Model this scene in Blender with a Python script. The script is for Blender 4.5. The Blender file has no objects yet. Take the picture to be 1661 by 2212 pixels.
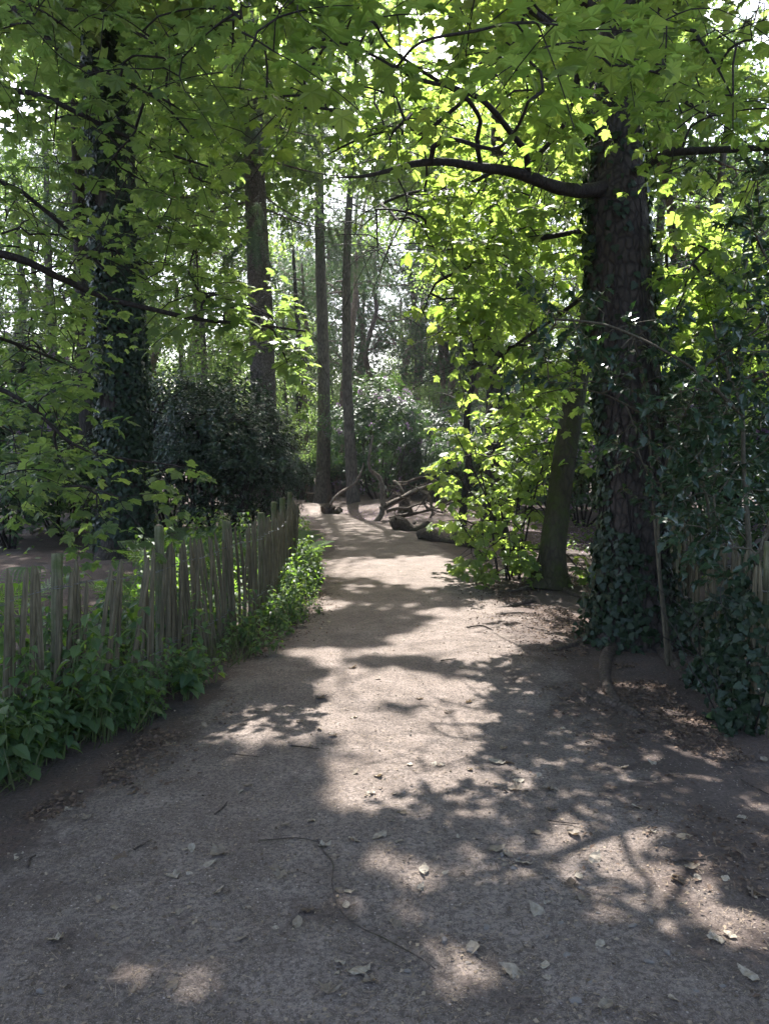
import bpy, math, random
import numpy as np
from mathutils import Vector

random.seed(5)
rng = np.random.default_rng(11)
C = bpy.context.scene.collection
PI = math.pi

# ------------------------------------------------------------------ camera maths
IW, IH, FPX = 1661.0, 2212.0, 1662.0
CAM = np.array([0.0, 0.0, 1.6])
TH = math.radians(3.65)
FWD = np.array([0, math.cos(TH), -math.sin(TH)])
UPV = np.array([0, math.sin(TH), math.cos(TH)])
RGT = np.array([1.0, 0, 0])
Z = np.array([0, 0, 1.0])


def P(px, py, d):
    return CAM + d * FWD + (px - IW / 2) / FPX * d * RGT - (py - IH / 2) / FPX * d * UPV


def G(px, py, z=0.0):
    r = FWD + (px - IW / 2) / FPX * RGT - (py - IH / 2) / FPX * UPV
    t = (z - CAM[2]) / r[2]
    return CAM + t * r


SUN_AZ, SUN_EL = math.radians(-6), math.radians(54)
SUN = np.array([math.sin(SUN_AZ) * math.cos(SUN_EL), math.cos(SUN_AZ) * math.cos(SUN_EL), math.sin(SUN_EL)])


# ------------------------------------------------------------------ numeric helpers
def norm(a):
    a = np.asarray(a, float)
    return a / (np.linalg.norm(a, axis=-1, keepdims=True) + 1e-9)


def hash3(i, j, k):
    h = (i * 374761393 + j * 668265263 + k * 2147483647) & 0xFFFFFFFF
    h = ((h ^ (h >> 13)) * 1274126177) & 0xFFFFFFFF
    return ((h ^ (h >> 16)) & 0xFFFF) / 65535.0


def vnoise(p):
    """value noise in 0..1 at points (n,3)"""
    p = np.atleast_2d(np.asarray(p, float))
    f0 = np.floor(p)
    i = f0.astype(np.int64)
    f = p - f0
    f = f * f * (3 - 2 * f)
    out = 0
    for dx in (0, 1):
        for dy in (0, 1):
            for dz in (0, 1):
                w = (f[:, 0] if dx else 1 - f[:, 0]) * (f[:, 1] if dy else 1 - f[:, 1]) * (f[:, 2] if dz else 1 - f[:, 2])
                out = out + w * hash3(i[:, 0] + dx, i[:, 1] + dy, i[:, 2] + dz)
    return out


def fbm(p, o=3):
    p = np.atleast_2d(np.asarray(p, float))
    s = 0
    a = 0.5
    for k in range(o):
        s = s + a * (vnoise(p * 2 ** k + 17 * k) - 0.5)
        a *= 0.5
    return s


# ------------------------------------------------------------------ mesh builder
class MB:
    def __init__(self):
        self.V, self.F, self.R, self.E, self.M = [], [], [], [], []
        self.n = 0

    def add(self, V, F, rnd=0.5, vein=0.0, mat=0):
        V = np.asarray(V, float).reshape(-1, 3)
        F = np.asarray(F, np.int64)
        self.V.append(V)
        self.F.append(F + self.n)
        self.R.append(np.broadcast_to(np.asarray(rnd, float), (len(V),)).copy())
        self.E.append(np.broadcast_to(np.asarray(vein, float), (len(V),)).copy())
        self.M.append(mat)
        self.n += len(V)

    def build(self, name, mats, parent=None, smooth=False):
        if not isinstance(mats, (list, tuple)):
            mats = [mats]
        me = bpy.data.meshes.new(name)
        if self.n:
            V = np.concatenate(self.V)
            tot = np.concatenate([np.full(len(f), f.shape[1]) for f in self.F])
            loops = np.concatenate([f.ravel() for f in self.F])
            mi = np.concatenate([np.full(len(f), m) for f, m in zip(self.F, self.M)])
            me.vertices.add(len(V))
            me.vertices.foreach_set('co', V.astype(np.float32).ravel())
            me.loops.add(len(loops))
            me.loops.foreach_set('vertex_index', loops.astype(np.int32))
            me.polygons.add(len(tot))
            st = np.concatenate([[0], np.cumsum(tot)[:-1]])
            me.polygons.foreach_set('loop_start', st.astype(np.int32))
            me.polygons.foreach_set('loop_total', tot.astype(np.int32))
            me.polygons.foreach_set('material_index', mi.astype(np.int32))
            me.polygons.foreach_set('use_smooth', np.full(len(tot), bool(smooth)))
            a = me.attributes.new('rnd', 'FLOAT', 'POINT')
            a.data.foreach_set('value', np.concatenate(self.R).astype(np.float32))
            a = me.attributes.new('vein', 'FLOAT', 'POINT')
            a.data.foreach_set('value', np.concatenate(self.E).astype(np.float32))
            me.update(calc_edges=True)
        for m in mats:
            me.materials.append(m)
        o = bpy.data.objects.new(name, me)
        C.objects.link(o)
        if parent is not None:
            o.parent = parent
        return o


def smooth_path(pts, rad, step):
    """Catmull-Rom resample"""
    pts = np.asarray(pts, float)
    rad = np.asarray(rad, float)
    n = len(pts)
    if n < 3:
        k = max(2, int(np.linalg.norm(pts[-1] - pts[0]) / step) + 1)
        t = np.linspace(0, 1, k)[:, None]
        return pts[0] * (1 - t) + pts[-1] * t, (rad[0] * (1 - t) + rad[-1] * t)[:, 0]
    ext = np.vstack([2 * pts[0] - pts[1], pts, 2 * pts[-1] - pts[-2]])
    op, orr = [], []
    for i in range(n - 1):
        p0, p1, p2, p3 = ext[i:i + 4]
        k = max(1, int(np.linalg.norm(p2 - p1) / step))
        t = (np.arange(k) / k)[:, None]
        op.append(0.5 * ((2 * p1) + (-p0 + p2) * t + (2 * p0 - 5 * p1 + 4 * p2 - p3) * t ** 2 + (-p0 + 3 * p1 - 3 * p2 + p3) * t ** 3))
        orr.append(rad[i] * (1 - t[:, 0]) + rad[i + 1] * t[:, 0])
    op.append(pts[-1:])
    orr.append(rad[-1:])
    return np.vstack(op), np.concatenate(orr)


def tube(mb, pts, rad, seg=6, rough=0.0, freq=6.0, mat=0, rnd=0.5, flare=0.0, flare_h=0.35, lobes=5, z0=None, squash=1.0):
    pts = np.asarray(pts, float)
    rad = np.asarray(rad, float)
    n = len(pts)
    t = norm(np.gradient(pts, axis=0))
    ref = np.array([1.0, 0, 0]) if abs(t[0][0]) < 0.9 else np.array([0, 1.0, 0])
    u = norm(np.cross(t[0], ref))
    U = [u]
    for i in range(1, n):
        u = u - t[i] * np.dot(u, t[i])
        u = norm(u)
        U.append(u)
    U = np.array(U)
    W = np.cross(t, U)
    a = np.arange(seg) * 2 * PI / seg
    d = np.cos(a)[None, :, None] * U[:, None, :] + squash * np.sin(a)[None, :, None] * W[:, None, :]
    r = np.repeat(rad[:, None], seg, 1)
    if rough:
        q = (pts[:, None, :] + d * rad[:, None, None]).reshape(-1, 3)
        r = r * (1 + rough * 2 * fbm(q * freq, 3).reshape(n, seg) + rough * 1.2 * fbm(q * np.array([freq * .35, freq * .35, freq * .2]) + 9, 2).reshape(n, seg))
    if flare:
        zz = pts[:, 2] - (pts[0, 2] if z0 is None else z0)
        r = r * (1 + flare * np.exp(-np.maximum(zz, 0) / flare_h)[:, None] * (0.75 + 0.45 * np.cos(lobes * a + 1.3)[None, :] + .25 * np.cos(2 * a + .4)[None, :]))
    V = (pts[:, None, :] + d * r[:, :, None]).reshape(-1, 3)
    i = np.arange(n - 1)[:, None] * seg
    j = np.arange(seg)[None, :]
    k = (j + 1) % seg
    F = np.stack([i + j, i + k, i + seg + k, i + seg + j], -1).reshape(-1, 4)
    mb.add(V, F, rnd=rnd, mat=mat)
    # end caps
    for e, rev in ((0, True), (n - 1, False)):
        ring = V[e * seg:(e + 1) * seg]
        cv = np.vstack([ring, ring.mean(0)])
        f = np.stack([np.arange(seg), (np.arange(seg) + 1) % seg, np.full(seg, seg)], -1)
        if rev:
            f = f[:, ::-1]
        mb.add(cv, f, rnd=rnd, mat=mat)


def place(mb, T, pos, tip, nor, size, rnd=None, mat=0):
    """scatter the leaf template T=(V,F,vein): y = tip, z = normal"""
    TV, TF, TE = T
    pos = np.asarray(pos, float).reshape(-1, 3)
    n = len(pos)
    if n == 0:
        return
    tip = norm(np.asarray(tip, float).reshape(-1, 3))
    nor = np.asarray(nor, float).reshape(-1, 3)
    x = norm(np.cross(tip, nor))
    z = np.cross(x, tip)
    size = np.broadcast_to(np.asarray(size, float), (n,))
    # per-leaf shape variation: width and curl
    sx = rng.uniform(.85, 1.12, n)
    sz = rng.uniform(.3, 1.7, n)
    V = pos[:, None, :] + size[:, None, None] * (TV[None, :, 0, None] * (x * sx[:, None])[:, None, :] + TV[None, :, 1, None] * tip[:, None, :] + TV[None, :, 2, None] * (z * sz[:, None])[:, None, :])
    k = len(TV)
    F = (TF[None] + (np.arange(n) * k)[:, None, None]).reshape(-1, TF.shape[1])
    if rnd is None:
        rnd = rng.random(n)
    mb.add(V.reshape(-1, 3), F, rnd=np.repeat(np.broadcast_to(rnd, (n,)), k), vein=np.tile(TE, n), mat=mat)


# ------------------------------------------------------------------ leaf templates
def sycamore_leaf(petiole=0.55):
    half = [(.10, -.07), (.30, -.08), (.50, .02), (.46, .12), (.35, .22), (.50, .30), (.62, .38), (.70, .52), (.58, .56), (.44, .57), (.29, .54), (.36, .68), (.28, .80), (.15, .92)]
    pts = [(0, 0)] + half + [(0, 1.06)] + [(-x, y) for x, y in half[::-1]]
    vein = [0.0] * len(pts)
    for i in (3, 8, len(half) + 1, len(pts) - 3, len(pts) - 8):
        vein[i] = 1.0
    V = [(0, .22, 0.0)]
    E = [1.0]
    for (x, y), v in zip(pts, vein):
        r = math.hypot(x, y - .22)
        V.append((x, y, (-.26 * r * r + (.05 if not v else -.02))))
        E.append(v)
    n = len(pts)
    F = [(0, 1 + i, 1 + (i + 1) % n) for i in range(n)]
    V = np.array(V)
    V[:, 1] += petiole
    V[:, 2] -= .05
    b = len(V)
    w = .014
    V = np.vstack([V, [(-w, 0, 0), (w, 0, 0), (w, petiole + .1, -.04), (-w, petiole + .1, -.04)]])
    F += [(b, b + 1, b + 2), (b, b + 2, b + 3)]
    E += [1, 1, 1, 1]
    return V, np.array(F), np.array(E)


def sycamore_low():
    pts = [(0, 0), (.45, .05), (.3, .22), (.62, .55), (.3, .5), (0, 1.05), (-.3, .5), (-.62, .55), (-.3, .22), (-.45, .05)]
    V = [(0, .25, 0)] + [(x, y, -.2 * (x * x + (y - .25) ** 2)) for x, y in pts]
    n = len(pts)
    return np.array(V), np.array([(0, 1 + i, 1 + (i + 1) % n) for i in range(n)]), np.zeros(n + 1)


def ovate(w=.34, fold=.12, curl=.2, k=5, teeth=0.0, petiole=0.0, spike=0.0):
    ys = np.linspace(0, 1, k + 1)[1:-1]
    V = [(0, 0, 0)]
    for i, y in enumerate(ys):
        ww = w * math.sin(PI * y ** .8) * (1 + teeth * (1 if i % 2 else -1)) * (1 + spike * (1 if i % 2 else -1))
        zc = -curl * y * y
        V += [(-ww, y, zc + fold * abs(ww) / w), (0, y, zc), (ww, y, zc + fold * abs(ww) / w)]
    V.append((0, 1, -curl))
    F = [(0, 3, 2), (0, 2, 1)]
    m = len(ys)
    for i in range(m - 1):
        a = 1 + 3 * i
        F += [(a, a + 1, a + 4), (a, a + 4, a + 3), (a + 1, a + 2, a + 5), (a + 1, a + 5, a + 4)]
    a = 1 + 3 * (m - 1)
    e = len(V) - 1
    F += [(a, a + 1, e), (a + 1, a + 2, e)]
    E = np.zeros(len(V))
    E[0] = 1
    E[e] = 1
    for i in range(m):
        E[2 + 3 * i] = 1
    V = np.array(V)
    if petiole:
        V[:, 1] += petiole
        b = len(V)
        V = np.vstack([V, [(-.02, 0, 0), (.02, 0, 0), (.02, petiole + .05, 0), (-.02, petiole + .05, 0)]])
        F += [(b, b + 1, b + 2), (b, b + 2, b + 3)]
        E = np.concatenate([E, np.ones(4)])
    return V, np.array(F), E


def ivy_leaf():
    pts = [(0, 0), (.22, -.1), (.52, .12), (.36, .38), (.40, .50), (0, 1), (-.40, .50), (-.36, .38), (-.52, .12), (-.22, -.1)]
    V = [(0, .22, .0)] + [(x, y, -.22 * (x * x + (y - .22) ** 2) + .03) for x, y in pts]
    E = [1] + [1 if i in (2, 5, 8) else 0 for i in range(10)]
    return np.array(V), np.array([(0, 1 + i, 1 + (i + 1) % 10) for i in range(10)]), np.array(E, float)


def diamond():
    return np.array([(0, 0, 0), (.36, .45, .08), (0, 1, -.12), (-.36, .45, .08)]), np.array([(0, 1, 2), (0, 2, 3)]), np.zeros(4)


def needle_tuft(n=16, w=.035, seed=1):
    r = np.random.default_rng(seed)
    V, F = [], []
    for i in range(n):
        a = r.uniform(0, 2 * PI)
        el = r.uniform(-.15, 1.0)
        d = np.array([math.cos(a) * math.cos(el), math.sin(el) * .9 + .25, math.sin(a) * math.cos(el)])
        L = r.uniform(.6, 1.0)
        s = norm(np.cross(d, r.normal(size=3))) * w
        b = len(V)
        V += [-s, s, d * L]
        F.append((b, b + 1, b + 2))
    return np.array(V), np.array(F), np.zeros(len(V))


def needle_strand(n=26, w=.16, seed=2):
    """a hanging spruce twig with short needles"""
    r = np.random.default_rng(seed)
    V = [(-.006, 0, 0), (.006, 0, 0), (0, 1, 0)]
    F = [(0, 1, 2)]
    for i in range(n):
        y = (i + r.random()) / n
        for s in (1, -1):
            a = r.uniform(-.9, .9) + (0 if s > 0 else PI)
            L = w * (1 - .55 * y) * r.uniform(.7, 1.1)
            d = np.array([math.cos(a) * L, L * .75, math.sin(a) * L])
            b = len(V)
            V += [(0, y - .011, 0), (0, y + .014, .004), (d[0], y + d[1], d[2])]
            F.append((b, b + 1, b + 2))
    return np.array(V, float), np.array(F), np.zeros(len(V))


def fern_frond(n=17):
    V, F = [], []
    for i in range(n):
        y = .12 + .88 * i / n
        z = .32 * math.sin(y * 1.5) - .42 * y ** 2.4
        L = .36 * math.sin(PI * (i + 1.5) / (n + 2)) ** .8 * (1.05 - .5 * y)
        for s in (1, -1):
            m = 5
            for j in range(m):          # pinnules give the lacy edge
                f0, f1 = j / m, (j + .92) / m
                wd = .040 * (1 - .75 * f0)
                dx, dy = s * L, L * .38
                a0 = np.array([dx * f0, y + dy * f0, z - .1 * f0 * f0 * L])
                a1 = np.array([dx * f1, y + dy * f1, z - .1 * f1 * f1 * L])
                b = len(V)
                V += [a0, a1 + [0, wd * .9, 0], a1, a1 - [0, wd * .9, 0]]
                F += [(b, b + 2, b + 1), (b, b + 3, b + 2)]
    b = len(V)
    ys = np.linspace(0, 1, 8)
    for y in ys:
        z = .32 * math.sin(y * 1.5) - .42 * y ** 2.4
        V += [np.array([-.006, y, z]), np.array([.006, y, z])]
    for i in range(7):
        F += [(b + 2 * i, b + 2 * i + 1, b + 2 * i + 3), (b + 2 * i, b + 2 * i + 3, b + 2 * i + 2)]
    return np.array(V), np.array(F), np.zeros(len(V))


T_SYC, T_SYCL, T_IVY, T_DIA = sycamore_leaf(), sycamore_low(), ivy_leaf(), diamond()
T_RHO = ovate(.17, .05, .22, 4)
T_HOL = ovate(.30, .12, .15, 7, spike=.28)
T_NET = ovate(.36, .10, .30, 8, teeth=.10, petiole=.25)
T_BEE = ovate(.33, .08, .18, 4)
T_TUFT, T_STR, T_FERN = needle_tuft(), needle_strand(), fern_frond()


# ------------------------------------------------------------------ materials
def new_mat(name):
    m = bpy.data.materials.new(name)
    m.use_nodes = True
    nt = m.node_tree
    nt.nodes.clear()
    return m, nt, nt.nodes.new


def lk(nt, a, b):
    nt.links.new(a, b)


def mixc(nt, fac, a, b, mode='MIX'):
    n = nt.nodes.new('ShaderNodeMix')
    n.data_type = 'RGBA'
    n.blend_type = mode
    n.clamp_factor = True
    for key, v in (('Factor', fac), ('A', a), ('B', b)):
        s = [q for q in n.inputs if q.name == key and (q.type == 'RGBA' or key == 'Factor') and q.enabled][0]
        if hasattr(v, 'links'):
            nt.links.new(v, s)
        elif key == 'Factor':
            s.default_value = v
        else:
            s.default_value = (*v, 1)
    return [q for q in n.outputs if q.type == 'RGBA'][0]


def ramp(nt, src, p0, p1, v0=0.0, v1=1.0):
    n = nt.nodes.new('ShaderNodeMapRange')
    n.inputs[1].default_value, n.inputs[2].default_value = p0, p1
    n.inputs[3].default_value, n.inputs[4].default_value = v0, v1
    nt.links.new(src, n.inputs[0])
    return n.outputs[0]


def noise_node(nt, vec, scale, detail=4, rough=.6):
    n = nt.nodes.new('ShaderNodeTexNoise')
    n.inputs['Scale'].default_value = scale
    n.inputs['Detail'].default_value = detail
    n.inputs['Roughness'].default_value = rough
    if vec is not None:
        nt.links.new(vec, n.inputs['Vector'])
    return n.outputs[0]


def leaf_mat(name, c0, c1, t0=None, t1=None, tw=.4, rough=.45, spec=.4, vein=None, mott=0.0):
    m, nt, N = new_mat(name)
    at = N('ShaderNodeAttribute')
    at.attribute_name = 'rnd'
    col = mixc(nt, at.outputs['Fac'], c0, c1)
    ve = None
    if vein is not None:
        av = N('ShaderNodeAttribute')
        av.attribute_name = 'vein'
        ve = ramp(nt, av.outputs['Fac'], .86, .97, 0, .6)
        col = mixc(nt, ve, col, vein)
    if mott:
        tc = N('ShaderNodeTexCoord')
        nz = noise_node(nt, tc.outputs['Object'], mott, 3)
        col = mixc(nt, ramp(nt, nz, .35, .7, 0, .55), col, tuple(x * .45 for x in c0))
    b = N('ShaderNodeBsdfPrincipled')
    b.inputs['Roughness'].default_value = rough
    b.inputs['Specular IOR Level'].default_value = spec
    lk(nt, col, b.inputs['Base Color'])
    out = N('ShaderNodeOutputMaterial')
    if t0 is None:
        lk(nt, b.outputs[0], out.inputs[0])
        return m
    tcol = mixc(nt, at.outputs['Fac'], t0, t1)
    if ve is not None:
        tcol = mixc(nt, ve, tcol, tuple(x * .75 for x in t0))
    tr = N('ShaderNodeBsdfTranslucent')
    lk(nt, tcol, tr.inputs['Color'])
    mx = N('ShaderNodeMixShader')
    mx.inputs[0].default_value = tw
    lk(nt, b.outputs[0], mx.inputs[1])
    lk(nt, tr.outputs[0], mx.inputs[2])
    lk(nt, mx.outputs[0], out.inputs[0])
    return m


def bark_mat(name, c0, c1, scale=6, stretch=.25, bump=.6, moss=0.0, mosscol=(.05, .075, .015), plates=0.0):
    m, nt, N = new_mat(name)
    tc = N('ShaderNodeTexCoord')
    mp = N('ShaderNodeMapping')
    mp.inputs['Scale'].default_value = (1, 1, stretch)
    lk(nt, tc.outputs['Object'], mp.inputs[0])
    n1 = noise_node(nt, mp.outputs[0], scale * 2.2, 6, .65)
    n2 = noise_node(nt, tc.outputs['Object'], scale * .35, 3)
    vo = N('ShaderNodeTexVoronoi')
    vo.feature = 'DISTANCE_TO_EDGE'
    vo.inputs['Scale'].default_value = scale * 2.4
    lk(nt, mp.outputs[0], vo.inputs['Vector'])
    crack = ramp(nt, vo.outputs['Distance'], 0.0, .22, 0, 1)
    hmix = N('ShaderNodeMath')
    hmix.operation = 'MULTIPLY_ADD'
    lk(nt, crack, hmix.inputs[0])
    hmix.inputs[1].default_value = .35 + plates
    lk(nt, n1, hmix.inputs[2])
    col = mixc(nt, ramp(nt, hmix.outputs[0], .35, 1.0 + plates), c0, c1)
    col = mixc(nt, ramp(nt, n2, .4, .7, 0, .5), col, tuple(x * .6 for x in c0))
    if moss:
        n3 = noise_node(nt, tc.outputs['Object'], 3.2, 5, .7)
        col = mixc(nt, ramp(nt, n3, .62 - moss * .35, .72 - moss * .25), col, mosscol)
    b = N('ShaderNodeBsdfPrincipled')
    b.inputs['Roughness'].default_value = .85
    b.inputs['Specular IOR Level'].default_value = .2
    lk(nt, col, b.inputs['Base Color'])
    bp = N('ShaderNodeBump')
    bp.inputs['Strength'].default_value = bump
    bp.inputs['Distance'].default_value = .03
    lk(nt, hmix.outputs[0], bp.inputs['Height'])
    lk(nt, bp.outputs[0], b.inputs['Normal'])
    out = N('ShaderNodeOutputMaterial')
    lk(nt, b.outputs[0], out.inputs[0])
    return m


def soil_mat(name, cols, grit=1.0, litter=0.0, littercol=(.16, .09, .06), edge=None):
    """cols: dark, mid, pale"""
    m, nt, N = new_mat(name)
    tc = N('ShaderNodeTexCoord')
    v = tc.outputs['Object']
    nbig = noise_node(nt, v, .55, 4, .6)
    nmid = noise_node(nt, v, 4.5, 6, .68)
    nfin = noise_node(nt, v, 55, 5, .7)
    nmic = noise_node(nt, v, 210, 3, .6)
    col = mixc(nt, ramp(nt, nbig, .32, .68), cols[0], cols[1])
    col = mixc(nt, ramp(nt, nmid, .42, .72, 0, .8), col, cols[2])
    npat = noise_node(nt, v, 1.35, 7, .72)
    col = mixc(nt, ramp(nt, npat, .50, .66, 0, .55), col, tuple(x * .55 for x in cols[0]))
    col = mixc(nt, ramp(nt, nfin, .44, .58, 0, .75), col, tuple(x * .38 for x in cols[0]))
    col = mixc(nt, ramp(nt, nmic, .52, .66, 0, .5), col, tuple(min(.5, x * 1.35) for x in cols[2]))
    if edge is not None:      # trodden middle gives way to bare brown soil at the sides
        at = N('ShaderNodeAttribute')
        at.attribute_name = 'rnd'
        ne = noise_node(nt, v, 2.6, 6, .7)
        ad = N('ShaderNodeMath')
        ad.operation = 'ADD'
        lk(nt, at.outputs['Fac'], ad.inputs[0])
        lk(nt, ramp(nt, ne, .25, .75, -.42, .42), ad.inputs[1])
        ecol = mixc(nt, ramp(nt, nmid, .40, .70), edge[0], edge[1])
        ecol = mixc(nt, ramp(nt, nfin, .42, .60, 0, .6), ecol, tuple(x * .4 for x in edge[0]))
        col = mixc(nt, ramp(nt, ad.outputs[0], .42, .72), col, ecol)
    vo = N('ShaderNodeTexVoronoi')
    vo.inputs['Scale'].default_value = 62
    vo.inputs['Randomness'].default_value = 1
    lk(nt, v, vo.inputs['Vector'])
    g = N('ShaderNodeMath')
    g.operation = 'MULTIPLY'
    lk(nt, ramp(nt, vo.outputs['Distance'], .30, .12), g.inputs[0])
    sep = N('ShaderNodeSeparateColor')
    lk(nt, vo.outputs['Color'], sep.inputs[0])
    lk(nt, ramp(nt, sep.outputs[0], .70, .80), g.inputs[1])
    stone = mixc(nt, sep.outputs[1], tuple(min(.5, x * 1.9) for x in cols[2]), tuple(x * .6 for x in cols[0]))
    gg = N('ShaderNodeMath')
    gg.operation = 'MULTIPLY'
    gg.inputs[1].default_value = grit
    lk(nt, g.outputs[0], gg.inputs[0])
    col = mixc(nt, gg.outputs[0], col, stone)
    if litter:
        nl = noise_node(nt, v, 1.7, 5, .75)
        nl2 = noise_node(nt, v, 38, 3, .8)
        lf = N('ShaderNodeMath')
        lf.operation = 'MULTIPLY'
        lk(nt, ramp(nt, nl, .38, .6, 0, litter), lf.inputs[0])
        lk(nt, ramp(nt, nl2, .4, .6, .25, 1), lf.inputs[1])
        col = mixc(nt, lf.outputs[0], col, littercol)
    b = N('ShaderNodeBsdfPrincipled')
    b.inputs['Roughness'].default_value = .9
    b.inputs['Specular IOR Level'].default_value = .25
    lk(nt, col, b.inputs['Base Color'])
    h = N('ShaderNodeMath')
    h.operation = 'MULTIPLY_ADD'
    lk(nt, nfin, h.inputs[0])
    h.inputs[1].default_value = .6
    lk(nt, nmid, h.inputs[2])
    h2 = N('ShaderNodeMath')
    h2.operation = 'MULTIPLY_ADD'
    lk(nt, nmic, h2.inputs[0])
    h2.inputs[1].default_value = .25
    lk(nt, h.outputs[0], h2.inputs[2])
    h3 = N('ShaderNodeMath')
    h3.operation = 'MULTIPLY_ADD'
    lk(nt, gg.outputs[0], h3.inputs[0])
    h3.inputs[1].default_value = .3
    lk(nt, h2.outputs[0], h3.inputs[2])
    bp = N('ShaderNodeBump')
    bp.inputs['Strength'].default_value = .9
    bp.inputs['Distance'].default_value = .022
    lk(nt, h3.outputs[0], bp.inputs['Height'])
    lk(nt, bp.outputs[0], b.inputs['Normal'])
    out = N('ShaderNodeOutputMaterial')
    lk(nt, b.outputs[0], out.inputs[0])
    return m


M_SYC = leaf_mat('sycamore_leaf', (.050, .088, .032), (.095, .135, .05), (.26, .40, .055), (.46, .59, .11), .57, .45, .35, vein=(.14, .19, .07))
M_SYC_D = leaf_mat('shade_tinted_leaf', (.045, .076, .036), (.082, .118, .052), (.20, .32, .065), (.36, .48, .11), .56, .42, .35, vein=(.11, .15, .06))  # duller copy of the sycamore leaf with shade put into its colours
M_IVY = leaf_mat('ivy_leaf', (.009, .019, .011), (.024, .040, .022), (.03, .09, .01), (.08, .16, .02), .10, .42, .22, vein=(.045, .065, .035))
M_HOLLY = leaf_mat('holly_leaf', (.015, .032, .017), (.040, .066, .034), (.03, .09, .01), (.08, .16, .02), .14, .30, .4)
M_RHO = leaf_mat('rhododendron_leaf', (.030, .058, .036), (.075, .112, .07), (.06, .16, .02), (.14, .26, .04), .25, .42, .2)
M_BLOSS = leaf_mat('mauve_petal', (.19, .12, .22), (.34, .24, .37), (.26, .16, .3), (.4, .3, .43), .35, .6, .2)
M_NET = leaf_mat('nettle_leaf', (.038, .070, .034), (.078, .118, .052), (.14, .28, .03), (.3, .44, .06), .42, .5, .3, vein=(.09, .16, .04))
M_FERN = leaf_mat('fern_leaf', (.04, .09, .032), (.085, .145, .05), (.14, .30, .03), (.28, .44, .06), .42, .5, .3)
M_BROAD = leaf_mat('broad_leaf', (.05, .09, .04), (.10, .15, .065), (.17, .30, .06), (.32, .44, .11), .46, .45, .35)
M_NEEDLE = leaf_mat('pine_needle', (.028, .055, .028), (.06, .09, .04), (.05, .12, .03), (.12, .2, .05), .25, .5, .3)
M_SPRUCE = leaf_mat('spruce_needle', (.035, .06, .038), (.09, .12, .075), (.06, .12, .03), (.15, .2, .07), .25, .5, .3)
M_STEM = leaf_mat('green_stem', (.05, .09, .025), (.10, .12, .04), rough=.6)
M_DRY = leaf_mat('dry_leaf', (.10, .065, .04), (.42, .37, .29), (.2, .13, .06), (.4, .3, .18), .18, .6, .3, mott=90)
M_LITTER = leaf_mat('litter_bit', (.05, .035, .025), (.26, .20, .14), rough=.8, spec=.2)

B_SYC = bark_mat('sycamore_bark', (.022, .018, .016), (.072, .056, .048), 7, .55, .8, plates=.2)
B_IVYT = bark_mat('dark_bark', (.02, .017, .014), (.06, .048, .04), 7, .25, .7)
B_SPR = bark_mat('scaly_bark', (.045, .037, .033), (.17, .14, .125), 9, .55, .9, plates=.25)
B_PINE = bark_mat('pine_bark', (.10, .065, .055), (.26, .185, .16), 8, .3, .7)
B_GREY = bark_mat('grey_bark', (.06, .05, .045), (.2, .165, .15), 7, .25, .6)
B_MOSS = bark_mat('mossy_bark', (.025, .022, .015), (.065, .055, .035), 7, .4, .6, moss=.5, mosscol=(.040, .048, .014))
B_TWIG = bark_mat('twig_bark', (.018, .014, .013), (.05, .04, .036), 12, .5, .4)
B_STEM = bark_mat('pale_stem_bark', (.055, .046, .032), (.125, .105, .072), 14, .4, .3)
B_DEAD = bark_mat('bleached_wood', (.09, .07, .058), (.30, .25, .21), 10, .3, .6)
B_LOG = bark_mat('mossy_log_bark', (.03, .024, .018), (.12, .09, .07), 7, .6, .8, moss=.25, mosscol=(.06, .062, .03))
B_ROOT = bark_mat('root_bark', (.035, .026, .021), (.105, .08, .065), 11, 1.0, .6, moss=.18, mosscol=(.06, .06, .02))
B_PALE = bark_mat('weathered_pale', (.066, .054, .033), (.185, .155, .098), 22, .05, .5, moss=.22, mosscol=(.06, .07, .025))
B_POST = bark_mat('fence_post_wood', (.075, .07, .04), (.19, .18, .11), 16, .06, .5, moss=.35, mosscol=(.07, .085, .03))

SOIL = soil_mat('woodland_soil', ((.055, .042, .037), (.085, .066, .058), (.12, .094, .083)), .5, .75, (.10, .062, .045))
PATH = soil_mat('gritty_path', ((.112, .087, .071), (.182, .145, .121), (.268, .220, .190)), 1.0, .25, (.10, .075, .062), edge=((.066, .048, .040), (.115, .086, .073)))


def plain(name, col, rough=.6, metal=0.0):
    m, nt, N = new_mat(name)
    b = N('ShaderNodeBsdfPrincipled')
    tc = N('ShaderNodeTexCoord')
    n = noise_node(nt, tc.outputs['Object'], 30, 4)
    lk(nt, mixc(nt, n, tuple(x * .6 for x in col), tuple(min(1, x * 1.3) for x in col)), b.inputs['Base Color'])
    b.inputs['Roughness'].default_value = rough
    b.inputs['Metallic'].default_value = metal
    bp = N('ShaderNodeBump')
    bp.inputs['Strength'].default_value = .4
    bp.inputs['Distance'].default_value = .01
    lk(nt, n, bp.inputs['Height'])
    lk(nt, bp.outputs[0], b.inputs['Normal'])
    out = N('ShaderNodeOutputMaterial')
    lk(nt, b.outputs[0], out.inputs[0])
    return m


M_WIRE = plain('galvanised_wire', (.18, .18, .18), .5, .8)
M_STONE = plain('grey_stone', (.15, .13, .117), .85)
M_CUT = plain('cut_wood', (.2, .14, .09), .8)


# ------------------------------------------------------------------ object helpers
def tag(o, label=None, cat=None, group=None, kind=None):
    if label:
        o['label'] = label
    if cat:
        o['category'] = cat
    if group:
        o['group'] = group
    if kind:
        o['kind'] = kind
    return o


def thing(name, label, cat, loc=(0, 0, 0), group=None):
    o = bpy.data.objects.new(name, None)
    o.empty_display_size = .2
    C.objects.link(o)
    o.location = loc
    return tag(o, label, cat, group)


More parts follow.
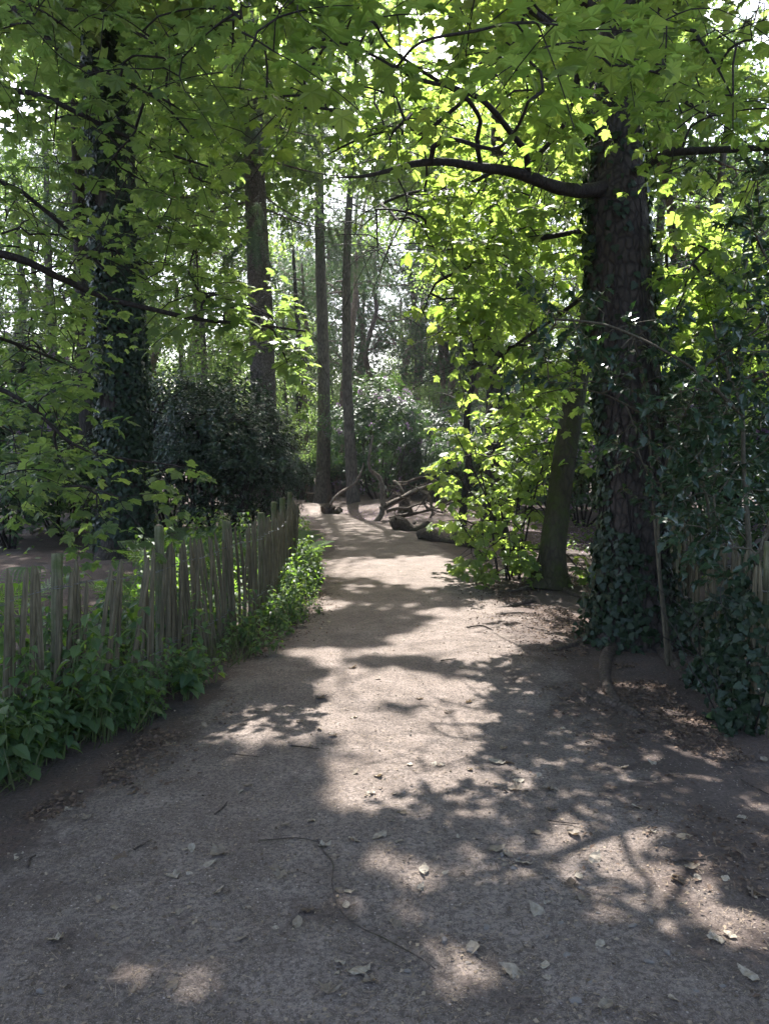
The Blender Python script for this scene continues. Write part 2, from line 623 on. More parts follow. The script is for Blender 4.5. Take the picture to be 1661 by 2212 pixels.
def copy_tree(root, loc, rotz=0, scale=1.0, label=None, group=None):
    r = root.copy()
    C.objects.link(r)
    r.location = loc
    r.rotation_euler = (0, 0, rotz)
    r.scale = (scale, scale, scale)
    if label:
        r['label'] = label
    if group:
        r['group'] = group
    for ch in list(root.children):
        c = ch.copy()
        C.objects.link(c)
        c.parent = r
        for g in ch.children:
            d = g.copy()
            C.objects.link(d)
            d.parent = c
    return r


class Rel:
    """build meshes in world space under an Empty placed at loc: parts are shifted back"""
    def __init__(self, root):
        self.root = root
        self.off = np.array(root.location)

    def part(self, mb, name, mats, smooth=False, parent=None):
        for v in mb.V:
            v -= self.off
        return mb.build(name, mats, parent or self.root, smooth)


# ------------------------------------------------------------------ ground
LE = np.array([(-8, -2.0), (0, -1.75), (3.37, -1.66), (4.15, -1.52), (4.9, -1.42), (6.2, -1.32), (7.6, -1.15), (9.2, -1.02), (11.6, -1.02), (14.8, -1.16), (19, -1.6), (24, -2.4), (28.6, -3.2), (34, -4.6), (44, -8)])
RE = np.array([(-8, 1.9), (0, 1.85), (4.1, 1.75), (6.65, 1.75), (10.2, 1.62), (12.7, 1.42), (16.1, 1.02), (19, .3), (21.3, -.45), (24.2, -1.3), (28, -2.1), (34, -3.3), (44, -6)])


def path_edges(y):
    return np.interp(y, LE[:, 0], LE[:, 1]), np.interp(y, RE[:, 0], RE[:, 1])


MOUNDS = [(G(1190, 1255), .16, 1.1), (G(1370, 1390), .14, .9), (np.array([-.6, 27.5, 0]), .38, 1.9), (np.array([2.6, 19., 0]), .18, 1.6), (np.array([-5.4, 11.5, 0]), .25, 1.6)]


def hgt(x, y):
    x = np.atleast_1d(np.asarray(x, float))
    y = np.atleast_1d(np.asarray(y, float))
    l, r = path_edges(y)
    d = np.maximum(np.maximum(l - x, x - r), 0)
    away = 1 - np.exp(-(d / 1.2) ** 2)
    q = np.stack([x, y, x * 0], -1)
    z = away * (.5 * fbm(q * .22, 2) + .16 * fbm(q * .9 + 5, 3)) + .035 * fbm(q * 1.7 + 3, 3)
    for c, a, s in MOUNDS:
        z = z + a * np.exp(-((x - c[0]) ** 2 + (y - c[1]) ** 2) / (2 * s * s)) * (.25 + .75 * away)
    z = z + .018 * np.maximum(y - 38, 0)
    return z


def gz(x, y):
    return float(hgt(x, y)[0])


def onG(px, py):
    p = G(px, py)
    for _ in range(3):
        p = G(px, py, gz(p[0], p[1]))
    return p


def axis(lo, hi, a, b, fine, coarse_n):
    """grid lines: fine between a and b, growing outside"""
    core = np.arange(a, b + 1e-6, fine)
    left = a - (np.geomspace(fine, a - lo, coarse_n)) if a > lo else np.array([])
    right = b + (np.geomspace(fine, hi - b, coarse_n)) if hi > b else np.array([])
    return np.concatenate([left[::-1], core, right])


xs = axis(-160, 160, -5.5, 5.5, .075, 34)
ys = axis(-40, 260, 1.2, 15, .075, 60)
X, Y = np.meshgrid(xs, ys)
q = np.stack([X.ravel(), Y.ravel(), X.ravel() * 0], -1)
Zz = hgt(X.ravel(), Y.ravel())
near = np.exp(-((Y.ravel() - 6) / 9) ** 2)
Zz = Zz + near * .02 * fbm(q * 7, 3)
V = np.stack([X.ravel(), Y.ravel(), Zz], -1)
ny, nx = X.shape
i = np.arange(ny - 1)[:, None] * nx + np.arange(nx - 1)[None, :]
mb = MB()
mb.add(V, np.stack([i, i + 1, i + nx + 1, i + nx], -1).reshape(-1, 4))
tag(mb.build('ground', SOIL, smooth=True), 'brown woodland soil strewn with leaf litter either side of the path', 'ground', kind='structure')

ys = np.concatenate([np.arange(-6, 1.2, .3), np.arange(1.2, 16, .07), np.arange(16, 43, .25)])
ts = np.linspace(0, 1, 56)
l, r = path_edges(ys)
wl = .22 * fbm(np.stack([ys * 0, ys * 1.1, ys * 0], -1), 4) + .12 * fbm(np.stack([ys * 0 + 4, ys * 5, ys * 0], -1), 2)
wr = .55 * fbm(np.stack([ys * 0 + 9, ys * .8, ys * 0], -1), 4) + .15 * fbm(np.stack([ys * 0 + 2, ys * 5, ys * 0], -1), 2)
l, r = l + wl, r + wr
X = l[:, None] * (1 - ts) + r[:, None] * ts
Y = np.repeat(ys[:, None], len(ts), 1)
q = np.stack([X.ravel(), Y.ravel(), X.ravel() * 0], -1)
e = np.abs(2 * ts - 1)
zz = hgt(X.ravel(), Y.ravel()) + np.tile(.028 - .06 * e ** 7, len(ys)) + (.020 * fbm(q * 5 + 3, 2) + .016 * fbm(q * 11 + 6, 2)) * (np.abs(Y.ravel()) < 17)
V = np.stack([X.ravel(), Y.ravel(), zz], -1)
ny, nx = X.shape
i = np.arange(ny - 1)[:, None] * nx + np.arange(nx - 1)[None, :]
mb = MB()
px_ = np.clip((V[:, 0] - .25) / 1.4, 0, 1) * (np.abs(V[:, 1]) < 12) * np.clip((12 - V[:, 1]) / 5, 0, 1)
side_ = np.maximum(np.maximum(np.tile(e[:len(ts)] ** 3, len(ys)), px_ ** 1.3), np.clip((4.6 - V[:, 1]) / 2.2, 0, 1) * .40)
mb.add(V, np.stack([i, i + 1, i + nx + 1, i + nx], -1).reshape(-1, 4), rnd=side_)
tag(mb.build('path', PATH, smooth=True), 'trodden gritty earth path curving away through the wood', 'path', kind='structure')


def topz(x, y):
    """height of whichever surface is on top (ground or path)"""
    z = gz(x, y)
    l, r = path_edges(y)
    if l < x < r:
        t = abs(2 * (x - l) / (r - l) - 1)
        z += max(-.0, .028 - .06 * t ** 7)
    return z


# ------------------------------------------------------------------ chosen sun patches; leaves that would shade them are taken out
LIT_GROUND = [(880, 1232, 190, 34), (770, 1165, 90, 22), (960, 1262, 120, 18), (700, 1312, 90, 16), (1120, 1335, 130, 26), (1000, 1398, 190, 34),
              (730, 1425, 120, 22), (870, 1500, 180, 50), (900, 1590, 190, 60), (850, 1672, 150, 52), (750, 1720, 60, 40),
              (1530, 1640, 44, 26), (1475, 1565, 20, 10),
              (680, 2030, 80, 34), (980, 2130, 80, 70), (850, 1895, 95, 30), (425, 2170, 34, 46), (300, 2140, 34, 26),
              (1500, 1985, 24, 14), (1230, 1215, 60, 30), (880, 1990, 50, 18), (780, 1130, 60, 10)]
LIT_SOFT = [(1130, 1500, 130, 60), (1120, 1640, 190, 110), (1250, 1640, 90, 40), (1170, 1768, 80, 26), (1000, 1720, 120, 60)]
LG = []
for cx, cy, rx, ry in LIT_GROUND + LIT_SOFT:
    c = G(cx, cy)
    more = .085 if cy > 1780 else .03
    LG.append((c[0], c[1], np.linalg.norm(G(cx + rx, cy) - c) + more, .5 * np.linalg.norm(G(cx, cy - ry) - G(cx, cy + ry)) + more))
LIT_BALL = [(P(930, 560, 6.4), .75), (P(1010, 720, 6.8), .9), (P(800, 480, 6.0), .4), (P(1120, 560, 7.2), .7), (P(1540, 620, 6.8), .65), (P(1090, 1040, 10.8), .95), (P(1040, 880, 9), .9),
            (P(450, 1210, 8.5), .9), (P(560, 1230, 8.8), .7), (P(610, 760, 6.2), .45), (P(430, 1010, 8), .3), (P(1230, 1230, 10), .5), (P(660, 1180, 12), 1.2), (P(1240, 900, 12), .7),
            (P(1000, 330, 5.6), .6), (P(1250, 960, 14), 1.2), (P(850, 250, 6.4), .35), (P(1000, 300, 7.8), 1.0), (P(1250, 250, 6.5), .5)]


def ground_keep(p):
    """drop low spray leaves that would shade the chosen sun patches on the path"""
    return sun_keep(p, .3, False)


def sun_keep(p, soft=.3, balls=True):
    p = np.asarray(p, float)
    keep = np.ones(len(p), bool)
    g = p - SUN * (p[:, 2] / SUN[2])[:, None]
    jit = 1 + soft * 4 * fbm(np.stack([g[:, 0] * 3, g[:, 1] * 3, g[:, 0] * 0], -1), 2)
    for x, y, rx, ry in (LG if balls else LG[:len(LIT_GROUND)]):
        keep &= ((g[:, 0] - x) / rx) ** 2 + ((g[:, 1] - y) / ry) ** 2 > jit ** 2
    for c, r in (LIT_BALL if balls else ()):
        w = p - c
        al = w @ SUN
        pe = np.linalg.norm(w - al[:, None] * SUN, axis=1)
        keep &= (pe > r * jit) | (al < r)
    return keep


# ------------------------------------------------------------------ gaps between the sprays (limbs and trunks show through them)
ZONES = [([(1190, 1240), (1205, 1100), (1220, 980), (1245, 860)], 38, 10.45, .9), ([(1062, 1160), (1068, 950)], 16, 16, .45), ([(1010, 1100), (1024, 820)], 12, 16, .5),
         ([(1255, 412), (1200, 404), (1110, 372), (1040, 362), (965, 350), (905, 352)], 26, 7, .88),
         ([(1140, 382), (1135, 330), (1105, 290), (1075, 250), (1035, 212), (975, 188)], 17, 6.5, .8),
         ([(930, 352), (935, 318), (975, 300), (1040, 318), (1080, 318)], 14, 6.5, .75),
         ([(905, 352), (895, 318), (868, 290), (790, 268), (690, 222), (600, 180)], 14, 6.5, .75),
         ([(1392, 362), (1440, 332), (1550, 324), (1661, 318)], 16, 7, .8),
         ([(1325, 330), (1335, 480), (1352, 800), (1365, 1000)], 62, 6.62, .9),
         ([(240, 330), (262, 800), (268, 1180)], 55, 11, .6),
         ([(553, 300), (562, 660)], 32, 18, .85), ([(572, 790), (585, 1000)], 34, 18, .95),
         ([(690, 600), (700, 1000)], 30, 20, .9),
         ([(640, 480), (760, 650), (820, 800)], 95, 14, .8),
         ([(860, 760), (930, 860)], 60, 14, .8),
         ([(1590, 20), (1650, 90)], 75, 40, .85),
         ([(40, 450), (90, 560)], 50, 9, .45), ([(0, 330), (60, 340)], 30, 9, .5)]


def project(p):
    q = p - CAM
    d = q @ FWD
    d = np.maximum(d, .05)
    return IW / 2 + FPX * (q @ RGT) / d, IH / 2 - FPX * (q @ UPV) / d, d


def zone_keep(p):
    x, y, d = project(p)
    keep = np.ones(len(p), bool)
    for pl, wd, dm, pr in ZONES:
        m = np.full(len(p), 1e9)
        for (ax, ay), (bx, by) in zip(pl[:-1], pl[1:]):
            L2 = (bx - ax) ** 2 + (by - ay) ** 2
            t = np.clip(((x - ax) * (bx - ax) + (y - ay) * (by - ay)) / L2, 0, 1)
            m = np.minimum(m, np.hypot(x - ax - t * (bx - ax), y - ay - t * (by - ay)))
        keep &= ~((m < wd) & (d < dm) & (rng.random(len(p)) < pr))
    return keep


def both_keep(p):
    return zone_keep(p) & ground_keep(p)


# ------------------------------------------------------------------ branch network
class Skel:
    def __init__(self):
        self.pos, self.par, self.minr, self.wt, self.paths = [], [], [], [], []

    def add_path(self, pts, parent=-1, r0=0.0, r1=0.0):
        pts = np.asarray(pts, float)
        idx = []
        if parent >= 0:
            idx.append(parent)
        for k, p in enumerate(pts):
            t = k / max(1, len(pts) - 1)
            self.pos.append(p)
            self.par.append(idx[-1] if idx else -1)
            self.minr.append(r0 * (1 - t) + r1 * t)
            self.wt.append(0)
            idx.append(len(self.pos) - 1)
        self.paths.append(idx)
        return idx

    def near(self, p):
        a = np.array(self.pos)
        return int(np.argmin(((a - p) ** 2).sum(1)))

    def limb(self, pts, r0, r1, step=.15, attach=True):
        pts, rad = smooth_path(pts, np.linspace(r0, r1, len(pts)), step)
        par = self.near(pts[0]) if (attach and self.pos) else -1
        return self.add_path(pts, par, r0, r1)

    def connect(self, tgt, wig=.12, sag=0.1, step=.22, zbias=1.0):
        a = np.array(self.pos)
        d = (a - tgt) * np.array([1, 1, zbias])
        j = int(np.argmin((d ** 2).sum(1)))
        s = a[j]
        L = np.linalg.norm(tgt - s)
        k = max(2, int(L / step))
        t = np.linspace(0, 1, k + 1)[1:, None]
        w = rng.normal(size=3) * wig * L
        w2 = rng.normal(size=3) * wig * .6 * L
        pts = s * (1 - t) + tgt * t + np.sin(PI * t) * (w + Z * sag * L) + np.sin(2 * PI * t) * w2 * .5
        idx = self.add_path(pts, j)
        self.wt[idx[-1]] += 1
        q = self.pos[idx[-2]]
        return idx[-1], norm(tgt - q)

    def mesh(self, mb, rtip=.0028, ex=.46, seg=5, rough=0.0, mat=0, fine=0):
        n = len(self.pos)
        w = np.array(self.wt, float)
        for i in range(n - 1, -1, -1):
            if self.par[i] >= 0:
                w[self.par[i]] += w[i]
        r = np.maximum(rtip * np.maximum(w, 1) ** ex, np.array(self.minr))
        pos = np.array(self.pos)
        for idx in self.paths:
            if len(idx) < 2:
                continue
            rr = r[idx].copy()
            if self.par[idx[1]] == idx[0] and len(idx) > 2:
                rr[0] = min(rr[0], rr[1] * 1.25)
            big = rr.max() > .02
            pp = pos[idx]
            if fine and len(idx) > 2:
                pp, rr = smooth_path(pp, rr, fine)
            tube(mb, pp, rr, 8 if big else seg, rough if big else 0, 14, mat)


    def mesh_split(self, R, name, mat, parent=None, **kw):
        """one mesh per limb, each with its own twigs"""
        owner = {}
        groups = {}
        for k, idx in enumerate(self.paths):
            o = owner.get(idx[0])
            if o is None:
                o = k
            for q in idx[1:] if self.par[idx[min(1, len(idx) - 1)]] == idx[0] else idx:
                owner[q] = o
            groups.setdefault(o, []).append(idx)
        allp = self.paths
        for o, g in groups.items():
            self.paths = g
            m = MB()
            self.mesh(m, **kw)
            if m.n:
                R.part(m, name, mat, True, parent)
        self.paths = allp


class Leaves:
    def __init__(self):
        self.p, self.t, self.n, self.s = [], [], [], []

    def add(self, p, t, n, s):
        self.p.append(p)
        self.t.append(t)
        self.n.append(n)
        self.s.append(s)

    def put(self, mb, T, keep=None, mat=0):
        p, t, n, s = map(np.array, (self.p, self.t, self.n, self.s))
        if keep is not None:
            k = keep(p)
            p, t, n, s = p[k], t[k], n[k], s[k]
        place(mb, T, p, t, n, s, mat=mat)


def syc_spray(sk, lv, end, d, L, size, droop=(.2, .9), tilt=.38):
    """a leafy twig: opposite pairs of stalked leaves"""
    d = norm(d * np.array([1, 1, .55]) + np.array([0, 0, -.12]) + rng.normal(size=3) * .15)
    k = max(2, int(L / .085))
    pts = [sk.pos[end] + d * L * (i + 1) / k - Z * .18 * L * ((i + 1) / k) ** 2 for i in range(k)]
    idx = sk.add_path(pts, end)
    sk.wt[idx[-1]] += 1
    side = norm(np.cross(d, Z))
    for i, p in enumerate(pts):
        last = i == k - 1
        for s in ((1, -1, 0) if last else (1, -1)):
            sd = side if i % 2 == 0 else norm(np.cross(side, d) * .7 + side * .6)
            out = norm(s * sd * .95 + d * (.55 if s else 1.4) + rng.normal(size=3) * .22)
            tp = norm(out * np.array([1, 1, .6]) - Z * rng.uniform(*droop))
            nr = Z + rng.normal(size=3) * tilt + out * .25
            lv.add(p, tp, nr, size * rng.uniform(.7, 1.15) * (.75 if last else 1))


def region_targets(regs):
    """regs: (cx,cy,rx,ry,d0,d1,n) image ellipses with a depth range"""
    out = []
    for cx, cy, rx, ry, d0, d1, n in regs:
        for _ in range(n):
            a = rng.uniform(0, 2 * PI)
            q = math.sqrt(rng.random())
            out.append(P(cx + rx * q * math.cos(a), cy + ry * q * math.sin(a), rng.uniform(d0, d1)))
    return np.array(out)


def fill(sk, lv, targets, L=(.3, .55), size=.125, droop=(.2, .9), wig=.12, sag=.08, tilt=.38):
    a = np.array(sk.pos)
    dd = np.array([((a - t) ** 2).sum(1).min() for t in targets])
    for t in targets[np.argsort(dd)]:
        e, d = sk.connect(t, wig, sag)
        syc_spray(sk, lv, e, d, rng.uniform(*L), size, droop, tilt)


def canopy(n_clusters, cen, rad, leaves_per, size, sk, lv, blob=.85, zflat=.55):
    """high crown: leaf clumps through an ellipsoid, joined to the skeleton"""
    c = np.asarray(cen, float)
    pts = []
    while len(pts) < n_clusters:
        v = rng.uniform(-1, 1, 3)
        m = (v ** 2).sum()
        if m < 1 and m > .12:
            pts.append(c + v * rad)
    a = np.array(sk.pos)
    pts = np.array(pts)
    dd = np.array([((a - t) ** 2).sum(1).min() for t in pts])
    for t in pts[np.argsort(dd)]:
        sk.connect(t, .08, .05, .6)
        m = leaves_per
        pp = t + rng.normal(size=(m, 3)) * np.array([blob, blob, blob * zflat]) * .6
        tt = rng.normal(size=(m, 3)) + np.array([0, 0, -.5])
        nn = Z + rng.normal(size=(m, 3)) * .5
        for q in range(m):
            lv.add(pp[q], tt[q], nn[q], size * rng.uniform(.75, 1.25))


def trunk(mb, pts, rad, seg=28, rough=.05, flare=.5, flare_h=.35, lobes=5, step=.12, freq=5, mat=0):
    p, r = smooth_path(pts, rad, step)
    z0 = p[0, 2]
    tube(mb, p, r, seg, rough, freq, mat, flare=flare, flare_h=flare_h, lobes=lobes, z0=z0)
    return p, r


def on_trunk(p, r, n, zmin, zmax, amin=0, amax=2 * PI, off=.02):
    """random points on a trunk surface, with outward directions"""
    k = rng.choice(np.where((p[:, 2] >= zmin) & (p[:, 2] <= zmax))[0], n)
    a = rng.uniform(amin, amax, n)
    o = np.stack([np.cos(a), np.sin(a), a * 0], -1)
    pos = p[k] + o * (r[k] + off)[:, None]
    pos[:, 2] += rng.uniform(-.06, .06, n)
    return pos, o


# ================================================================== RIGHT SYCAMORE (by the right fence)
base7 = onG(1372, 1392)
D7 = 6.8
t7 = thing('sycamore_tree', 'thick dark right hand trunk with ivied foot and leafy limbs arching over the path', 'tree', base7)
R7 = Rel(t7)
w7 = [(1372, 1420, .42), (1370, 1330, .34), (1368, 1200, .285), (1365, 1000, .268), (1352, 800, .272), (1340, 650, .278), (1332, 500, .272), (1328, 400, .245), (1328, 300, .21), (1334, 100, .18), (1342, -120, .165), (1340, -420, .14), (1330, -800, .10), (1325, -1150, .05)]
mb = MB()
p7, r7 = trunk(mb, [P(x, y, D7) for x, y, r in w7], [r for x, y, r in w7], 36, .055, .35, .28, 5, .09)
R7.part(mb, 'trunk', B_SYC, True)
sk, lv = Skel(), Leaves()
sk.add_path(p7[::4], -1, 0, 0)
for i in range(len(sk.minr)):
    sk.minr[i] = 0
tp = sk.paths.pop()
limbs = [
    ([(1330, 400, 6.75), (1262, 412, 6.5), (1200, 404, 6.25), (1110, 372, 6.0), (1040, 362, 5.8), (965, 350, 5.6), (905, 352, 5.45), (850, 366, 5.25), (790, 380, 5.05), (730, 384, 4.8)], .068, .004),
    ([(1140, 382, 6.1), (1135, 330, 5.9), (1105, 290, 5.75), (1075, 250, 5.6), (1035, 212, 5.4), (975, 188, 5.2), (900, 170, 4.9), (820, 120, 4.5)], .027, .006),
    ([(930, 352, 5.5), (935, 318, 5.4), (975, 300, 5.25), (1040, 318, 5.1), (1080, 318, 5.0), (1120, 270, 4.8), (1140, 220, 4.6)], .022, .005),
    ([(905, 352, 5.45), (895, 318, 5.35), (868, 290, 5.2), (790, 268, 5.0), (690, 222, 4.6), (600, 180, 4.2), (545, 100, 3.8), (470, 0, 3.3)], .026, .005),
    ([(1038, 360, 5.8), (1030, 300, 5.6), (1038, 262, 5.5), (1010, 215, 5.3), (930, 165, 5.1), (840, 100, 4.8), (800, 20, 4.4)], .02, .005),
    ([(1340, 385, 6.8), (1392, 362, 6.5), (1440, 332, 6.2), (1550, 324, 5.8), (1661, 318, 5.4), (1800, 300, 5.0)], .04, .014),
    ([(1440, 332, 6.2), (1432, 290, 6.0), (1452, 220, 5.8), (1470, 120, 5.4), (1490, 0, 5.0)], .028, .01),
    ([(1550, 324, 5.8), (1556, 290, 5.7), (1572, 240, 5.5), (1600, 160, 5.2)], .022, .008),
    ([(1330, 180, 6.8), (1280, 120, 6.2), (1200, 60, 5.6), (1120, 0, 5.0), (1040, -80, 4.4)], .05, .012),
    ([(1330, 60, 6.8), (1200, -40, 6.2), (1000, -120, 5.6), (760, -160, 4.8)], .05, .012),
    ([(1340, 40, 6.8), (1440, -60, 6.0), (1560, -150, 5.2)], .04, .012),
    ([(1335, 480, 6.8), (1250, 500, 7.0), (1150, 520, 7.2), (1050, 560, 7.2), (960, 600, 7.0)], .03, .008),
    ([(1350, 620, 6.9), (1440, 600, 7.0), (1540, 590, 6.9), (1640, 600, 6.6)], .03, .008),
    ([(1345, 560, 7.0), (1260, 640, 7.6), (1150, 720, 8.0), (1050, 790, 8.2)], .03, .008),
]
for pts, a, b in limbs:
    sk.limb([P(*q) for q in pts], a, b)
regs = [
    (900, 120, 430, 150, 4.2, 6.8, 50), (1080, 240, 300, 110, 5.8, 7.6, 42), (700, 250, 190, 110, 4.8, 6.6, 28), (1250, 120, 180, 150, 4.8, 6.6, 27),
    (1530, 230, 150, 150, 4.8, 6.6, 30), (1480, 60, 180, 110, 4.0, 6.0, 22), (1150, 60, 150, 60, 2.9, 3.9, 7), (620, 60, 140, 90, 3.5, 4.8, 16), (1000, 320, 300, 110, 7.0, 9.0, 54),
]
fill(sk, lv, region_targets(regs), (.28, .5), .104, (-.2, .38), tilt=.27)
regs = [
    (960, 470, 210, 100, 6.2, 7.8, 50), (1150, 500, 110, 120, 6.6, 8.0, 34), (800, 520, 85, 60, 5.6, 6.6, 12), (990, 640, 90, 130, 6.6, 8.4, 44),
    (1110, 690, 110, 110, 7.2, 9.0, 26), (1060, 820, 120, 70, 7.8, 9.2, 24), (1180, 830, 70, 70, 7.6, 8.8, 20),
    (1550, 620, 110, 110, 6.0, 7.8, 50), (1500, 480, 90, 50, 6.2, 7.4, 14), (1600, 740, 80, 60, 6.0, 7.4, 18),
]
fill(sk, lv, region_targets(regs), (.28, .5), .112, (.2, 1.0))
sk.mesh_split(R7, 'limb', B_TWIG, rtip=.0026, ex=.42, rough=.16, fine=.07)
mb = MB()
lv.put(mb, T_SYC, both_keep)
R7.part(mb, 'leaves', M_SYC)
# high crown, above the picture
sk, lv = Skel(), Leaves()
sk.add_path(p7[p7[:, 2] > 5.5][::3])
sk.paths.pop()
canopy(76, (base7[0] + .4, base7[1] + 2.6, 11.0), (6.0, 7.5, 3.0), 260, .23, sk, lv, 1.25)
mb = MB()
sk.mesh(mb, .008, .5, 5)
R7.part(mb, 'upper_limb', B_TWIG)
CROWNS = [(R7, lv, M_SYC)]
# ivy on the trunk
mb = MB()
for n, z0, z1, a0, a1 in ((650, .0, .8, PI, 2 * PI), (520, 0, 1.0, PI * .8, PI * 1.45), (700, .9, 4.6, PI * .85, PI * 1.20), (420, 1.2, 4.6, PI * 1.82, PI * 2.15), (110, .9, 4.4, PI * 1.15, PI * 1.8), (60, 3.6, 5.2, PI, 2 * PI)):
    pos, o = on_trunk(p7, r7, n, z0, z1, a0, a1, .03)
    if z1 < 1.3:
        pos += o * (rng.random(n) ** 2 * .16 * np.clip(1.2 - pos[:, 2], 0, 1))[:, None]
    tt = -Z + rng.normal(size=(n, 3)) * .45
    nn = o + rng.normal(size=(n, 3)) * .35 + Z * .25
    place(mb, T_IVY, pos, tt, nn, rng.uniform(.038, .075, n))
ivy7 = R7.part(mb, 'ivy', M_IVY)
mb = MB()
for _ in range(16):
    a = rng.uniform(PI, 2 * PI)
    zs = np.linspace(.05, rng.uniform(1.5, 4.2), 18)
    pts = []
    for z in zs:
        k = np.argmin(abs(p7[:, 2] - z))
        a += rng.normal() * .10
        pts.append(p7[k] + np.array([math.cos(a), math.sin(a), 0]) * (r7[k] + .012) + Z * (z - p7[k, 2]))
    tube(mb, np.array(pts), np.linspace(.011, .004, 18), 5)
R7.part(mb, 'ivy_stem', B_TWIG, True, ivy7)
# surface roots
for pts, a, b in (([(1345, 1392), (1312, 1415), (1305, 1455), (1318, 1500), (1345, 1535)], .06, .03),
                  ([(1212, 1478), (1235, 1485), (1270, 1505), (1320, 1525), (1370, 1545), (1420, 1562)], .055, .035),
                  ([(1290, 1375), (1240, 1395), (1180, 1412), (1120, 1422)], .05, .015),
                  ([(1328, 1600), (1350, 1620), (1390, 1645), (1440, 1665)], .03, .02),
                  ([(1420, 1395), (1460, 1440), (1500, 1490)], .06, .03), ([(1270, 1400), (1210, 1380), (1165, 1372), (1150, 1388)], .028, .012),
                  ([(1150, 1335), (1100, 1328), (1060, 1322), (1040, 1318)], .022, .010), ([(1095, 1330), (1088, 1345), (1105, 1352)], .014, .008), ([(1250, 1440), (1190, 1445), (1130, 1452)], .026, .010)):
    g = [onG(*q) for q in pts]
    mb = MB()
    pp, rr = smooth_path([q + Z * (a * .08) for q in g], np.linspace(a, b, len(g)), .05)
    pp[:, 2] += .02 * fbm(pp * 3, 2)
    rr[:2] *= .55
    rr[-3:] *= .6
    pp[-3:, 2] -= b * 1.0
    pp[0, 2] -= a * .5
    tube(mb, pp, rr, 10, .14, 12)
    R7.part(mb, 'root', B_ROOT, True)

# ================================================================== LEFT IVY TREE
base1 = G(265, 1222)
D1 = base1[1] + .1
base1[2] = gz(base1[0], base1[1])
t1 = thing('ivy_clad_tree', 'tall broad tree behind the left fence with its trunk wrapped in dark ivy', 'tree', base1)
R1 = Rel(t1)
w1 = [(266, 1240, .62), (266, 1180, .41), (268, 1000, .34), (264, 850, .34), (256, 650, .33), (246, 450, .31), (236, 250, .29), (226, 0, .28), (215, -300, .24), (210, -700, .15), (205, -1000, .07)]
mb = MB()
p1, r1 = trunk(mb, [P(x, y, D1) for x, y, r in w1], [r for x, y, r in w1], 32, .06, .5, .45, 6, .12)
R1.part(mb, 'trunk', B_IVYT, True)
mb = MB()
n = 15000
pos, o = on_trunk(p1, r1, n, .3, 9.5, PI * .85, PI * 2.15, .02)
bulge = .05 + .13 * np.clip(fbm(pos * np.array([2.2, 2.2, 1.4]), 2) + .25, 0, 1)
pos += o * (rng.random(n) * bulge)[:, None]
kp = fbm(pos * 1.6 + 40, 2) > -.16
pos, o = pos[kp], o[kp]
n = len(pos)
place(mb, T_IVY, pos, -Z + rng.normal(size=(n, 3)) * .4, o + Z * .35 + rng.normal(size=(n, 3)) * .35, rng.uniform(.045, .09, n))
R1.part(mb, 'ivy', M_IVY)
sk, lv = Skel(), Leaves()
sk.add_path(p1[p1[:, 2] > 6][::3])
sk.paths.pop()
canopy(90, (base1[0] + .4, base1[1] + .2, 11.8), (6.0, 7.5, 2.8), 230, .23, sk, lv, 1.25)
mb = MB()
sk.mesh(mb, .008, .5, 5)
R1.part(mb, 'upper_limb', B_TWIG)
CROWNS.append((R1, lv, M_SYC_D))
# a few short dead snags
sk = Skel()
mb = MB()
for z, a, L in ((3.7, 3.0, 1.6), (4.6, 3.3, 2.0), (5.3, 5.9, 1.2), (3.0, 2.9, 1.2)):
    k = np.argmin(abs(p1[:, 2] - z))
    d = np.array([math.cos(a), math.sin(a) * .6, .05])
    pts = [p1[k] + d * L * t + Z * (.12 * math.sin(6 * t) - .1 * t) for t in np.linspace(.1, 1, 7)]
    tube(mb, np.array(pts), np.linspace(.03, .006, 7), 6)
R1.part(mb, 'dead_branch', B_TWIG, True)

